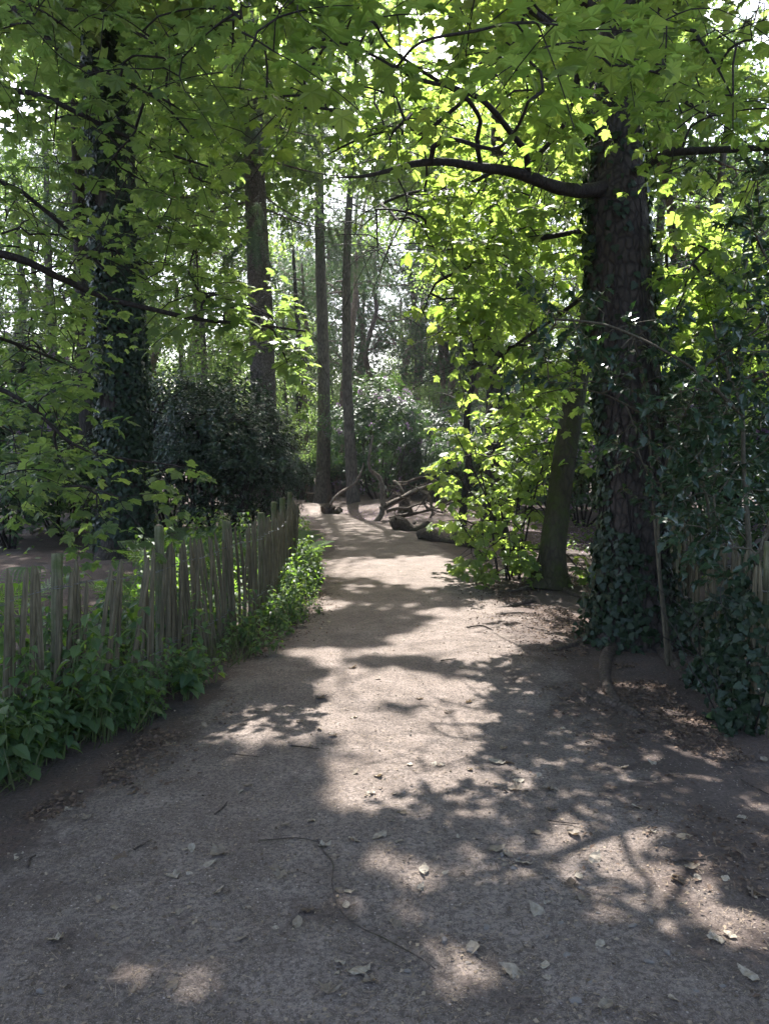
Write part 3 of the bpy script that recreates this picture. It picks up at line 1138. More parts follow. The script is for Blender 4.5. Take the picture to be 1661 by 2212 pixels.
# ================================================================== LEFT SYCAMORE (trunk outside the picture)
bL = np.array([-4.9, 5.6, 0.0])
bL[2] = gz(bL[0], bL[1])
tL = thing('sycamore_tree', 'sycamore leaning in from beyond the left edge with drooping sprays before the ivy clad trunk', 'tree', bL)
RL = Rel(tL)
mb = MB()
pL, rL = trunk(mb, [bL + np.array(q) for q in ((0, 0, -.1), (.03, 0, .5), (.0, .05, 2), (.1, .1, 4), (.1, .2, 6), (.2, .2, 8.5), (.2, .3, 11))], [.34, .27, .23, .21, .18, .13, .07], 20, .05, .4)
RL.part(mb, 'trunk', B_SYC, True)
sk, lv = Skel(), Leaves()
sk.add_path(pL[::4])
sk.paths.pop()
limbs = [
    ([(-400, 620, 5.8), (-180, 560, 5.9), (0, 548, 6.0), (110, 590, 6.2), (220, 640, 6.4), (330, 668, 6.5), (430, 690, 6.6), (540, 700, 6.6), (660, 715, 6.5)], .05, .008),
    ([(-400, 480, 5.8), (-150, 400, 6.0), (0, 392, 6.2), (80, 440, 6.4), (170, 520, 6.6), (240, 600, 6.8)], .036, .008),
    ([(-380, 300, 5.8), (-150, 200, 5.8), (60, 200, 5.9), (200, 260, 6.1), (330, 320, 6.3), (450, 360, 6.4)], .04, .008),
    ([(-350, 100, 5.8), (-100, -40, 5.6), (60, 40, 5.4), (150, 130, 5.5), (260, 170, 5.6), (360, 230, 5.8), (420, 300, 5.9)], .036, .008),
    ([(-350, -100, 5.8), (0, -200, 5.2), (240, -120, 4.8), (420, -40, 4.6), (520, 40, 4.5)], .04, .008),
    ([(-400, 900, 5.6), (-100, 830, 5.8), (40, 860, 6.0), (160, 960, 6.2), (260, 990, 6.4), (340, 1000, 6.6), (400, 1010, 6.8)], .03, .006),
    ([(-400, 1000, 5.4), (-100, 1040, 5.4), (60, 1060, 5.4), (180, 1050, 5.5), (260, 1075, 5.5)], .026, .006),
    ([(-380, 720, 5.7), (-60, 720, 6.6), (80, 760, 7.4), (170, 800, 8.0)], .03, .008),
]
for pts, a, b in limbs:
    sk.limb([P(*q) for q in pts], a, b)
regs = [
    (200, 130, 260, 150, 4.8, 6.6, 44), (420, 100, 120, 130, 4.4, 6.2, 18), (150, 380, 200, 130, 5.6, 7.4, 28), (360, 380, 130, 130, 5.8, 7.2, 26),
    (330, 560, 150, 90, 6.2, 7.6, 34), (110, 560, 130, 100, 6.0, 7.8, 26), (470, 650, 130, 50, 6.2, 7.2, 26), (610, 730, 75, 50, 6.2, 6.9, 16),
    (120, 730, 150, 80, 6.4, 8.4, 30), (70, 850, 90, 70, 5.6, 7.2, 18), (120, 960, 140, 60, 5.8, 7.6, 22), (330, 1015, 60, 22, 6.4, 7.0, 5), (240, 1080, 90, 30, 5.3, 5.8, 8), (60, 1040, 80, 50, 5.2, 6.2, 12),
    (390, 240, 90, 90, 5.8, 7.2, 13), (60, 40, 90, 80, 4.2, 5.2, 8), (510, 30, 70, 60, 4.0, 4.8, 6),
]
fill(sk, lv, region_targets(regs), (.28, .5), .102, (-.1, .55), tilt=.3)
sk.mesh_split(RL, 'limb', B_TWIG, rtip=.0025, ex=.41, rough=.12, fine=.08)
mb = MB()
lv.put(mb, T_SYC, both_keep)
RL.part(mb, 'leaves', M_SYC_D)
sk, lv = Skel(), Leaves()
sk.add_path(pL[pL[:, 2] > 5][::3])
sk.paths.pop()
canopy(86, (bL[0] + 1.6, bL[1] + .9, 9.8), (6.2, 7.4, 2.4), 250, .23, sk, lv, 1.25)
mb = MB()
sk.mesh(mb, .008, .5, 5)
RL.part(mb, 'upper_limb', B_TWIG)
CROWNS.append((RL, lv, M_SYC_D))

# tree added out of frame to shade the right hand side
bR = np.array([6.4, 6.0, 0.0])
bR[2] = gz(bR[0], bR[1])
tR = thing('added_shade_tree', 'added tree beyond the right edge whose crown shades the holly and the near path', 'tree', bR)
RR = Rel(tR)
mb = MB()
pR, rR = trunk(mb, [bR + np.array(q) for q in ((0, 0, -.1), (0, .05, 1), (-.1, 0, 3), (-.1, .1, 6), (-.2, .2, 9), (-.2, .3, 12))], [.4, .3, .27, .24, .17, .07], 18, .05, .4)
RR.part(mb, 'trunk', B_GREY, True)
sk, lv = Skel(), Leaves()
sk.add_path(pR[pR[:, 2] > 5][::3])
sk.paths.pop()
canopy(86, (bR[0] - 1.6, bR[1] + 1.4, 10.6), (6.6, 8.0, 2.6), 230, .23, sk, lv, 1.25)
mb = MB()
sk.mesh(mb, .008, .5, 5)
RR.part(mb, 'upper_limb', B_TWIG)
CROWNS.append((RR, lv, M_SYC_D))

# added unseen leaves close the crowns where their ground shade would be thin
CELL = .35
allp = np.vstack([np.array(lv.p) for _, lv, _ in CROWNS])
gp = allp - SUN * (allp[:, 2] / SUN[2])[:, None]
NX_, NY_ = 44, 54
x0_, y0_ = -7.0, -1.5
cnt = np.zeros((NX_, NY_), int)
ci = np.floor((gp[:, 0] - x0_) / CELL).astype(int)
cj = np.floor((gp[:, 1] - y0_) / CELL).astype(int)
ok = (ci >= 0) & (ci < NX_) & (cj >= 0) & (cj < NY_)
np.add.at(cnt, (ci[ok], cj[ok]), 1)
cxy = np.array([R.off[:2] for R, _, _ in CROWNS])
for i in range(NX_):
    for j in range(NY_):
        for _ in range(max(0, 17 - cnt[i, j])):
            g = np.array([x0_ + (i + rng.random()) * CELL, y0_ + (j + rng.random()) * CELL, 0])
            p = g + SUN / SUN[2] * rng.uniform(8.8, 12.6)
            k = int(np.argmin(((cxy - p[:2]) ** 2).sum(1)))
            CROWNS[k][1].add(p, rng.normal(size=3) + np.array([0, 0, -.5]), Z + rng.normal(size=3) * .4, .23 * rng.uniform(.8, 1.2))
for R, lv, mt in CROWNS:
    mb = MB()
    lv.put(mb, T_SYCL, lambda p: sun_keep(p) & zone_keep(p))
    R.part(mb, 'crown', mt)

# ================================================================== MOSSY LEANING TREE and its companions
b6 = onG(1188, 1262)
t6 = thing('leaning_tree', 'mossy slender tree leaning to the right on a dark mound by the path', 'tree', b6)
R6 = Rel(t6)
D6 = b6[1]
mb = MB()
p6, r6 = trunk(mb, [P(1186, 1268, D6), P(1192, 1200, D6), P(1204, 1100, D6 + .05), P(1220, 980, D6 + .1), P(1240, 860, D6 + .2), P(1262, 740, D6 + .4), P(1290, 560, D6 + .6), P(1300, 380, D6 + .8), P(1310, 100, D6 + 1)], [.24, .17, .155, .148, .14, .125, .1, .08, .04], 22, .06, .5, .2, 5, .08)
R6.part(mb, 'trunk', B_MOSS, True)
sk, lv = Skel(), Leaves()
sk.add_path(p6[25::5])
sk.paths.pop()
fill(sk, lv, region_targets([(1210, 780, 100, 80, 9.8, 11.2, 26), (1260, 930, 40, 90, 9.4, 10.6, 14), (1160, 930, 60, 60, 10, 11, 12), (1290, 650, 60, 100, 10, 11.5, 16), (1160, 620, 120, 130, 10, 12, 24)]), (.3, .5), .125)
sk.mesh_split(R6, 'limb', B_TWIG, rtip=.003, ex=.42)
mb = MB()
lv.put(mb, T_SYC, zone_keep)
R6.part(mb, 'crown', M_SYC)
for pts in (([(1180, 1262), (1130, 1275), (1080, 1282), (1030, 1290)]), ([(1150, 1300), (1110, 1310), (1060, 1320)]), ([(1200, 1268), (1250, 1290), (1290, 1300)])):
    g = [onG(*q) for q in pts]
    mb = MB()
    pp, rr = smooth_path([q + Z * .008 for q in g], np.linspace(.05, .015, len(g)), .06)
    tube(mb, pp, rr, 8, .15, 12)
    R6.part(mb, 'root', B_ROOT, True)


def simple_tree(name, label, bx, by, pts, rads, bark, group=None, cat='tree', **kw):
    b = onG(bx, by) if by else bx
    t = thing(name, label, cat, b, group)
    R = Rel(t)
    m = MB()
    pr = trunk(m, pts, rads, **kw)
    R.part(m, 'trunk', bark, True)
    return t, R, pr


b4 = onG(1064, 1150)
d4 = b4[1]
t4, R4, (p4, r4) = simple_tree('sycamore_tree', 'straight dark trunk rising behind the bright sapling leaves beside the mossy leaning tree', b4, None,
                               [P(1062, 1160, d4), P(1064, 1100, d4), P(1066, 950, d4), P(1070, 800, d4), P(1068, 600, d4), P(1072, 400, d4), P(1074, 150, d4), P(1076, -100, d4)], [.3, .22, .2, .19, .175, .15, .11, .06], B_IVYT, seg=20)
sk, lv = Skel(), Leaves()
sk.add_path(p4[20::5])
sk.paths.pop()
fill(sk, lv, region_targets([(1060, 420, 160, 150, 14, 18, 40), (1180, 480, 100, 150, 14, 17, 24), (940, 430, 80, 90, 14, 16.5, 16), (1060, 650, 120, 90, 14.5, 17, 16)]), (.4, .7), .14)
sk.mesh_split(R4, 'limb', B_TWIG, rtip=.004, ex=.42)
m = MB()
lv.put(m, T_SYC, zone_keep)
R4.part(m, 'crown', M_SYC)

b5 = onG(996, 1160)
d5 = b5[1]
t5, R5, _ = simple_tree('slender_tree', 'thin dark crooked tree left of the straight trunk by the log', b5, None,
                        [P(994, 1165, d5), P(1000, 1100, d5), P(1012, 1000, d5), P(1008, 900, d5), P(1024, 800, d5), P(1030, 650, d5 + .3), P(1020, 500, d5 + .6)], [.11, .085, .075, .07, .06, .05, .02], B_TWIG, seg=12)

# sapling bush at the foot of the leaning tree
bS = onG(1100, 1250)
tS = thing('sycamore_sapling', 'bushy bright green sycamore sapling at the foot of the mossy leaning tree', 'sapling', bS)
RS = Rel(tS)
sk, lv = Skel(), Leaves()
for dx, hx in ((-.15, -.5), (-.05, -.2), (.05, .1), (.12, .35), (0, -.8), (.1, .6)):
    s = bS + np.array([dx, rng.uniform(-.15, .15), -.02])
    e = bS + np.array([hx, rng.uniform(-.4, .4), rng.uniform(1.4, 2.2)])
    sk.limb([s, s * .6 + e * .4 + np.array([0, 0, .25]), e], .018, .006, .15, False)
fill(sk, lv, region_targets([(1070, 1010, 115, 70, 9.6, 11.4, 44), (1060, 1110, 100, 55, 9.6, 11.2, 38), (1080, 1200, 80, 42, 9.4, 10.6, 30), (1240, 1230, 50, 20, 9.4, 10, 8), (1030, 930, 90, 60, 10, 11.6, 16), (1140, 1020, 60, 70, 9.6, 10.6, 18), (1120, 880, 90, 70, 10, 11.6, 12)]), (.22, .42), .118)
m = MB()
sk.mesh(m, .003, .40, 5)
RS.part(m, 'stem', B_TWIG, True)
m = MB()
lv.put(m, T_SYC, zone_keep)
RS.part(m, 'leaves', M_SYC)

# ================================================================== SPRUCE and far trunks
def spruce_parts(R, p, r, zmin, zmax, nb, length, strand=.6, seed=0):
    m, lf = MB(), MB()
    g = np.random.default_rng(seed)
    for _ in range(nb):
        z = g.uniform(zmin, zmax)
        k = np.argmin(abs(p[:, 2] - z))
        a = g.uniform(0, 2 * PI)
        L = length * g.uniform(.6, 1.15) * (1 - .55 * (z - zmin) / (zmax - zmin + .01))
        d = np.array([math.cos(a), math.sin(a), 0])
        t = np.linspace(0, 1, 9)[:, None]
        pts = p[k] + d * L * t + Z * (-.38 * L * t + .26 * L * t ** 2.5) + fbm(np.hstack([t * 3, t * 0 + a, t * 0]), 2)[:, None] * np.array([.2, .2, .1])
        tube(m, pts, np.linspace(.028, .006, 9), 5)
        ns = int(L * 9)
        u = g.uniform(.12, 1, ns)
        q = np.array([np.interp(u, t[:, 0], pts[:, c]) for c in range(3)]).T
        side = np.cross(d, Z)
        q = q + side * g.normal(size=(ns, 1)) * .05
        tip = -Z + side * g.normal(size=(ns, 1)) * .5 + d * .25
        place(lf, T_STR, q, tip, d + g.normal(size=(ns, 3)) * .3, strand * g.uniform(.5, 1.2, ns))
    R.part(m, 'limb', B_GREY)
    R.part(lf, 'crown', M_SPRUCE)


d2 = 19.0
b2 = P(592, 1100, d2)
b2[2] = gz(b2[0], b2[1])
t2, R2, (p2, r2) = simple_tree('spruce_tree', 'tall scaly barked spruce trunk rising behind the glossy holly bush', b2, None,
                               [P(592, 1150, d2), P(590, 1080, d2), P(578, 950, d2), P(569, 850, d2), P(565, 700, d2), P(560, 600, d2), P(553, 450, d2), P(549, 300, d2), P(545, 100, d2), P(542, -100, d2), P(540, -400, d2)],
                               [.34, .32, .31, .31, .30, .285, .265, .24, .21, .18, .1], B_SPR, seg=26, flare=.3)
spruce_parts(R2, p2, r2, 7.2, 14.5, 58, 3.8, .75, 4)

d3 = 30.5
b3 = P(697, 1085, d3)
b3[2] = gz(b3[0], b3[1])
t3, R3, (p3, r3) = simple_tree('spruce_tree', 'straight grey brown trunk standing at the bend in the path', b3, None,
                               [P(697, 1095, d3), P(697, 1060, d3), P(700, 900, d3), P(698, 750, d3), P(692, 560, d3), P(690, 400, d3), P(690, 200, d3), P(690, 0, d3)],
                               [.36, .29, .25, .23, .2, .18, .14, .08], B_GREY, seg=22, flare=.5, flare_h=.5)
spruce_parts(R3, p3, r3, 9.5, 19, 40, 3.4, 1.0, 5)

b8 = P(762, 1078, 33)
b8[2] = gz(b8[0], b8[1])
t8, R8, (p8, r8) = simple_tree('pine_tree', 'slim curving pine trunk just right of the straight trunk at the bend', b8, None,
                               [P(764, 1090, 33), P(762, 1000, 33), P(752, 880, 33), P(757, 760, 33), P(768, 640, 33.5), P(770, 560, 34), P(790, 430, 34)], [.2, .15, .13, .125, .11, .09, .04], B_PINE, seg=16)
b9 = P(648, 1082, 33)
b9[2] = gz(b9[0], b9[1])
t9, R9, _ = simple_tree('slender_tree', 'thin dark trunk just left of the straight trunk at the bend', b9, None,
                        [P(652, 1090, 33), P(648, 1000, 33), P(645, 900, 33.2), P(650, 800, 33.4), P(640, 650, 34), P(630, 480, 34)], [.18, .14, .13, .12, .1, .04], B_IVYT, seg=12)
b10 = P(180, 1120, 18)
b10[2] = gz(b10[0], b10[1])
t10, R10, (p10, r10) = simple_tree('spruce_tree', 'slim dark trunk just left of the ivy clad tree hung with drooping needles', b10, None,
                                   [P(196, 1140, 18), P(190, 900, 18), P(180, 650, 18), P(172, 450, 18), P(165, 200, 18), P(160, -100, 18)], [.26, .19, .17, .15, .12, .06], B_IVYT, seg=16)
spruce_parts(R10, p10, r10, 5.5, 14, 34, 2.6, .7, 6)


# far pines: twisted limbs and needle clumps (three shapes, copied)
def make_pine(seed, h, r0, label):
    g = np.random.default_rng(seed)
    t = thing('pine_tree', label, 'tree', (0, 0, 0), 'pine trees in the distance')
    R = Rel(t)
    k = 12
    zz = np.linspace(-.3, h, k)
    off = np.cumsum(g.normal(size=(k, 2)) * .16, 0)
    off -= off[0]
    pts = np.column_stack([off, zz])
    m = MB()
    p, r = trunk(m, pts, np.linspace(r0, r0 * .3, k), 14, .04, .3, step=.3)
    sk, lf = Skel(), MB()
    sk.add_path(p[p[:, 2] > h * .3][::2])
    sk.paths.pop()
    for _ in range(12):
        z = g.uniform(h * .38, h)
        b = p[np.argmin(abs(p[:, 2] - z))]
        a = g.uniform(0, 2 * PI)
        L = g.uniform(1.4, 3.4)
        pl = [b]
        dd = np.array([math.cos(a), math.sin(a), g.uniform(-.1, .6)])
        for q in range(4):
            dd = norm(dd + g.normal(size=3) * .45)
            pl.append(pl[-1] + dd * L / 4)
        sk.limb(pl, .075, .02, .3)
        for q in range(12 if z > h * .5 else 4):
            c = pl[-1 - (q % 3)] + g.normal(size=3) * np.array([.75, .75, .4])
            sk.connect(c, .15, .1, .3)
            n = 12
            pos = c + g.normal(size=(n, 3)) * np.array([.32, .32, .16])
            place(lf, T_TUFT, pos, Z * .8 + g.normal(size=(n, 3)) * .6, g.normal(size=(n, 3)), g.uniform(.18, .30, n))
    sk.mesh(m, .012, .45, 5)
    R.part(m, 'trunk', B_PINE, True)
    R.part(lf, 'crown', M_NEEDLE)
    return t


def make_broad(seed, h, rad, label, name='beech_tree', dens=150, leaf=.12, lowest=.18):
    g = np.random.default_rng(seed)
    t = thing(name, label, 'tree', (0, 0, 0), 'broadleaf trees in the distance')
    R = Rel(t)
    m = MB()
    pts = [np.array([g.normal() * .1, g.normal() * .1, z]) for z in (-.3, h * .25, h * .5, h * .75, h * .95)]
    p, r = trunk(m, pts, [.2, .15, .12, .08, .03], 12, .04, .4, step=.3)
    sk, lf = Skel(), MB()
    sk.add_path(p[p[:, 2] > h * lowest][::2])
    sk.paths.pop()
    for _ in range(46):
        z = g.uniform(h * lowest, h)
        f = math.sin(PI * min(1, .15 + .85 * (z - h * lowest) / (h * (1 - lowest)))) ** .6
        a = g.uniform(0, 2 * PI)
        q = rad * f * math.sqrt(g.uniform(.1, 1))
        c = np.array([math.cos(a) * q, math.sin(a) * q, z])
        sk.connect(c, .08, -.1, .4)
        n = dens
        pos = c + g.normal(size=(n, 3)) * np.array([.55, .55, .20])
        place(lf, T_BEE, pos, g.normal(size=(n, 3)) - Z * .4, Z + g.normal(size=(n, 3)) * .5, leaf * g.uniform(.7, 1.3, n))
    sk.mesh(m, .007, .5, 5)
    R.part(m, 'trunk', B_GREY, True)
    R.part(lf, 'crown', M_BROAD)
    return t


def set_at(t, px, d, rot=0, s=1.0, label=None):
    p = P(px, 1050, d)
    p[2] = gz(p[0], p[1])
    if label is None:
        t.location = p
        t.rotation_euler = (0, 0, rot)
        t.scale = (s, s, s)
        return t
    return copy_tree(t, p, rot, s, label)


L_PINE = ['pine with twisted limbs in the distance, left of the path bend', 'pine with twisted limbs in the distance, straight beyond the path bend', 'pine with twisted limbs in the distance, behind the sycamore leaves on the right']
pines = [make_pine(21, 13.5, .24, L_PINE[1]), make_pine(22, 15, .26, L_PINE[1]), make_pine(23, 12.5, .2, L_PINE[1])]
for t, px, d in zip(pines, (815, 866, 938), (42, 44, 40)):
    set_at(t, px, d)
for i, (px, d, s) in enumerate(((985, 39, 1), (960, 52, 1.1), (720, 50, 1.1), (900, 58, 1.2), (780, 60, 1.1), (1015, 46, 1), (1160, 33, 1.0), (1130, 45, 1.1), (1240, 42, 1), (1320, 50, 1.1), (1180, 60, 1.2),
                                (1430, 20, .95), (1480, 30, 1.0), (1560, 40, 1.1), (480, 34, 1.0), (515, 44, 1.1), (420, 40, 1.1), (330, 48, 1.1), (100, 32, 1.0), (30, 44, 1.1), (610, 48, 1.0), (1660, 30, 1), (660, 66, 1.2), (1040, 70, 1.2), (690, 45, 1.1), (740, 58, 1.3), (800, 52, 1.1), (885, 48, 1.1), (945, 46, 1.1), (1000, 56, 1.2), (1070, 60, 1.2), (640, 56, 1.2), (580, 62, 1.3), (675, 37, .8), (735, 39, .85), (925, 43, .9), (1010, 38, .85), (1030, 42, .9), (630, 38, .8), (880, 55, 1.0), (770, 47, .95), (250, 30, .9), (340, 34, 1.0), (140, 36, 1.0))):
    lab = L_PINE[0] if px < 620 else (L_PINE[2] if px > 1040 else L_PINE[1])
    set_at(pines[i % 3], px, d, rng.uniform(0, 6), s * rng.uniform(.92, 1.08), lab)

L_BR = ['light green broadleaf tree in the far wood left of the bend', 'light green broadleaf tree in the far wood behind the rhododendrons', 'light green broadleaf tree in the far wood on the right']
broads = [make_broad(31, 9, 2.6, L_BR[1]), make_broad(32, 7, 2.3, L_BR[1]), make_broad(33, 11, 2.8, L_BR[1], lowest=.3)]
for t, px, d in zip(broads, (640, 830, 960), (40, 48, 56)):
    set_at(t, px, d)
for i, (px, d, s) in enumerate(((560, 46, 1), (720, 56, 1), (900, 43, .8), (1020, 40, .9), (1080, 52, 1), (1150, 44, 1), (1260, 36, 1), (1360, 44, 1.1), (1460, 36, 1.1), (1560, 30, 1), (1640, 38, 1.2), (1540, 19, 1.0), (1660, 22, 1.2),
                                (480, 38, 1), (390, 30, 1), (300, 40, 1.2), (180, 34, 1.1), (60, 26, 1), (-20, 36, 1.2), (120, 46, 1.2), (440, 25, .9), (610, 60, 1.1), (780, 70, 1.1), (870, 62, .9), (1000, 66, 1), (670, 36, .6), (620, 30, .55), (930, 36, .55), (1060, 33, .6),
                                (-140, 22, 1), (1800, 20, 1), (330, 58, 1.3), (1200, 60, 1.2), (1400, 60, 1.3), (480, 62, 1.3), (690, 50, .8), (750, 46, .7), (850, 54, .9), (950, 50, .8), (800, 60, .9), (1040, 56, 1), (910, 74, 1.0), (700, 74, 1.1), (560, 36, .7), (500, 30, .6), (1110, 38, .8), (640, 38, .7), (720, 42, .6), (790, 40, .5), (900, 38, .55), (980, 44, .8), (860, 52, .9), (1030, 48, .9), (660, 58, 1.1))):
    lab = L_BR[0] if px < 620 else (L_BR[2] if px > 1000 else L_BR[1])
    set_at(broads[i % 3], px, d, rng.uniform(0, 6), s * rng.uniform(.9, 1.1), lab)


L_TALL = ['tall leafy tree whose crown fills the top of the picture behind the arching limbs', 'tall leafy tree crown showing high between the ivy clad trunk and the spruce', 'tall leafy tree crown high on the right behind the thick trunk']
tall = make_broad(35, 16, 3.8, L_TALL[0], 'broadleaf_tree', 240, .13, .52)
set_at(tall, 1060, 31)
for px, d, rz, sc_, lab in ((1300, 27, 1.2, 1.1, L_TALL[0]), (760, 28, 2.6, 1.15, L_TALL[0]), (440, 33, 3.9, 1.2, L_TALL[1]), (120, 26, 5.0, 1.0, L_TALL[1]), (300, 30, .6, 1.2, L_TALL[1]), (1420, 24, 2.1, 1.05, L_TALL[2])):
    copy_tree(tall, (P(px, 1050, d)[0], P(px, 1050, d)[1], gz(P(px, 1050, d)[0], P(px, 1050, d)[1])), rz, sc_, lab)
for o in C.objects:
    if o.get('label') in L_TALL:
        o['group'] = 'tall leafy trees'


# ================================================================== shrubs
def make_shrub(name, seed, rad, h, T, mat, size, nwh, per, label, cat, group=None, blossoms=0, stems=7, bark=None, low=.12, fill_=.55):
    g = np.random.default_rng(seed)
    t = thing(name, label, cat, (0, 0, 0), group)
    R = Rel(t)
    sk, lf, bl = Skel(), MB(), MB()
    for _ in range(stems):
        a = g.uniform(0, 2 * PI)
        e = np.array([math.cos(a) * rad * .5, math.sin(a) * rad * .5, h * g.uniform(.45, .75)])
        s = np.array([math.cos(a) * .15, math.sin(a) * .15, -.05])
        sk.limb([s, s * .5 + e * .5 + g.normal(size=3) * .2, e], .03, .012, .25, False)
    ps, ts, ns, ss = [], [], [], []
    # lumpy outline
    for i in range(nwh):
        v = norm(g.normal(size=3))
        v[2] = abs(v[2]) if g.random() < .8 else v[2]
        lump = 1 + 1.3 * fbm(v[None] * 2.1 + seed, 3)[0]
        q = lump * g.uniform(fill_, 1.0) ** .6
        c = np.array([v[0] * rad * q, v[1] * rad * q, h * low + (h * (1 - low)) * (.42 + .58 * v[2] * q if v[2] > 0 else .42 + .42 * v[2] * q)])
        if i % 14 == 0:
            sk.connect(c, .12, .05, .25)
        d = norm(v + Z * .5 + g.normal(size=3) * .3)
        for k in range(per):
            a = 2 * PI * k / per + g.uniform(0, 1)
            s1 = norm(np.cross(d, [.3, .5, .7]))
            s2 = np.cross(d, s1)
            o = s1 * math.cos(a) + s2 * math.sin(a)
            ps.append(c + g.normal(size=3) * .03)
            ts.append(o + d * .35 - Z * .15)
            ns.append(d + g.normal(size=3) * .2)
            ss.append(size * g.uniform(.7, 1.2))
        if blossoms and g.random() < blossoms:
            n = 16
            bd = norm(g.normal(size=(n, 3)) + d * .8)
            place(bl, T_DIA, c + bd * .05 + d * .04, bd, g.normal(size=(n, 3)), .075)
    place(lf, T, ps, ts, ns, ss)
    m = MB()
    sk.mesh(m, .006, .4, 5)
    R.part(m, 'stem', bark or B_TWIG)
    fo = R.part(lf, 'foliage', mat)
    if blossoms:
        R.part(bl, 'blossom', M_BLOSS, parent=fo)
    return t


L_RH = ['rhododendron bush with pale shiny leaves and mauve blossom beyond the path bend', 'rhododendron bush with pale shiny leaves in the shade on the left', 'rhododendron bush with mauve blossom glimpsed right of the leaning tree']
GR = 'rhododendron bushes in the wood'
rh = [make_shrub('rhododendron_bush', 41, 2.0, 3.0, T_RHO, M_RHO, .17, 1500, 6, L_RH[0], 'bush', GR, .05),
      make_shrub('rhododendron_bush', 42, 1.7, 2.4, T_RHO, M_RHO, .16, 1300, 6, L_RH[0], 'bush', GR, .015),
      make_shrub('rhododendron_bush', 43, 2.0, 4.4, T_RHO, M_RHO, .15, 2000, 6, 'tall rhododendron with mauve blossom rising over the crooked dead limb', 'bush', GR, .05)]
set_at(rh[0], 930, 32)
set_at(rh[1], 1010, 29)
set_at(rh[2], 820, 30, 0, 1.08)
for i, (px, d, s, sh) in enumerate(((880, 36, 1.1, 0), (1000, 36, 1.2, 0), (1080, 31, 1.1, 1), (1130, 26, 1.0, 0), (720, 40, 1.1, 1), (655, 42, 1.2, 1), (780, 38, 1.0, 1), (1200, 24, 1, 2), (1260, 20, 1.0, 0), (1300, 26, 1.1, 2), (1220, 32, 1.3, 0),
                                    (600, 34, 1.0, 1), (520, 30, 1.2, 1), (180, 22, 1.1, 0), (60, 20, 1.1, 2), (330, 27, 1.2, 1), (-60, 15, 1.2, 1), (120, 16, .8, 1), (20, 13, .7, 1), (1380, 17, 1.1, 0), (1480, 14, 1.1, 2), (1580, 12, 1.0, 0), (1680, 10, 1.0, 1), (1440, 22, 1.3, 0), (1600, 18, 1.4, 2),
                                    (960, 42, 1.5, 0), (1120, 40, 1.6, 0), (840, 46, 1.6, 1), (1050, 35, 1.5, 0), (920, 38, 1.5, 1), (980, 33, 1.3, 0), (700, 48, 1.8, 0), (1180, 36, 1.6, 1), (620, 44, 1.7, 0))):
    lab = L_RH[1] if px < 560 else (L_RH[2] if px > 1150 else L_RH[0])
    set_at(rh[sh], px, d, rng.uniform(0, 6), s, lab)

h1 = make_shrub('holly_bush', 51, 1.7, 3.3, T_HOL, M_HOLLY, .078, 4200, 5, 'large dark glossy holly bush between the ivy clad tree and the scaly spruce trunk', 'bush', None, 0, 9, low=.05, fill_=.35)
set_at(h1, 470, 15.2)
set_at(h1, 375, 16.2, 2.0, .95, 'smaller dark holly bush tucked close behind the ivy clad trunk')
set_at(h1, 560, 16.6, 4.2, .72, 'low dark holly bush just in front of the scaly spruce trunk')

# holly and ivy on the right in front of the right fence
bH = onG(1440, 1425)
tH = thing('holly_tree', 'dark holly with pale stems in front of the right hand paling fence', 'tree', bH)
RH = Rel(tH)
sk, lv = Skel(), Leaves()
for pts, a, b in (([(1442, 1440, 6.0), (1432, 1330, 6.0), (1418, 1180, 6.0), (1408, 1040, 6.0), (1400, 900, 6.0), (1380, 780, 5.9), (1360, 700, 5.8)], .017, .006),
                  ([(1450, 1440, 6.0), (1438, 1340, 6.05), (1424, 1230, 6.1), (1425, 1080, 6.2), (1450, 960, 6.2), (1500, 850, 6.1)], .016, .007),
                  ([(1620, 1500, 5.2), (1622, 1300, 5.3), (1615, 1150, 5.4), (1605, 1000, 5.5), (1600, 880, 5.6), (1560, 780, 5.7), (1540, 700, 5.8)], .026, .01),
                  ([(1560, 1450, 5.6), (1545, 1250, 5.7), (1530, 1100, 5.8), (1500, 960, 5.9)], .02, .008),
                  ([(1605, 900, 5.6), (1500, 800, 5.5), (1400, 740, 5.4), (1300, 700, 5.3), (1200, 690, 5.3)], .014, .005),
                  ([(1400, 900, 6.0), (1300, 850, 5.7), (1220, 840, 5.6), (1170, 850, 5.5)], .010, .004),
                  ([(1560, 1450, 5.4), (1640, 1200, 5.0), (1700, 1000, 4.8), (1720, 800, 4.8)], .022, .01)):
    sk.limb([P(*q) for q in pts], a, b, .12, False)


def holly_fill(targets, L, size):
    a = np.array(sk.pos)
    dd = np.array([((a - t) ** 2).sum(1).min() for t in targets])
    for t in targets[np.argsort(dd)]:
        e, d = sk.connect(t, .12, .05, .15)
        d = norm(d + rng.normal(size=3) * .2)
        k = int(L / .035)
        pts = [sk.pos[e] + d * L * (i + 1) / k for i in range(k)]
        idx = sk.add_path(pts, e)
        sk.wt[idx[-1]] += 1
        side = norm(np.cross(d, Z))
        up = np.cross(side, d)
        for i, p in enumerate(pts):
            for s in (0, 1):
                an = i * 2.4 + s * PI + rng.normal() * .3
                o = side * math.cos(an) + up * math.sin(an) * .6
                lv.add(p, norm(o + d * .6 - Z * rng.uniform(0, .5)), Z + rng.normal(size=3) * .5 + o * .3, size * rng.uniform(.7, 1.2))


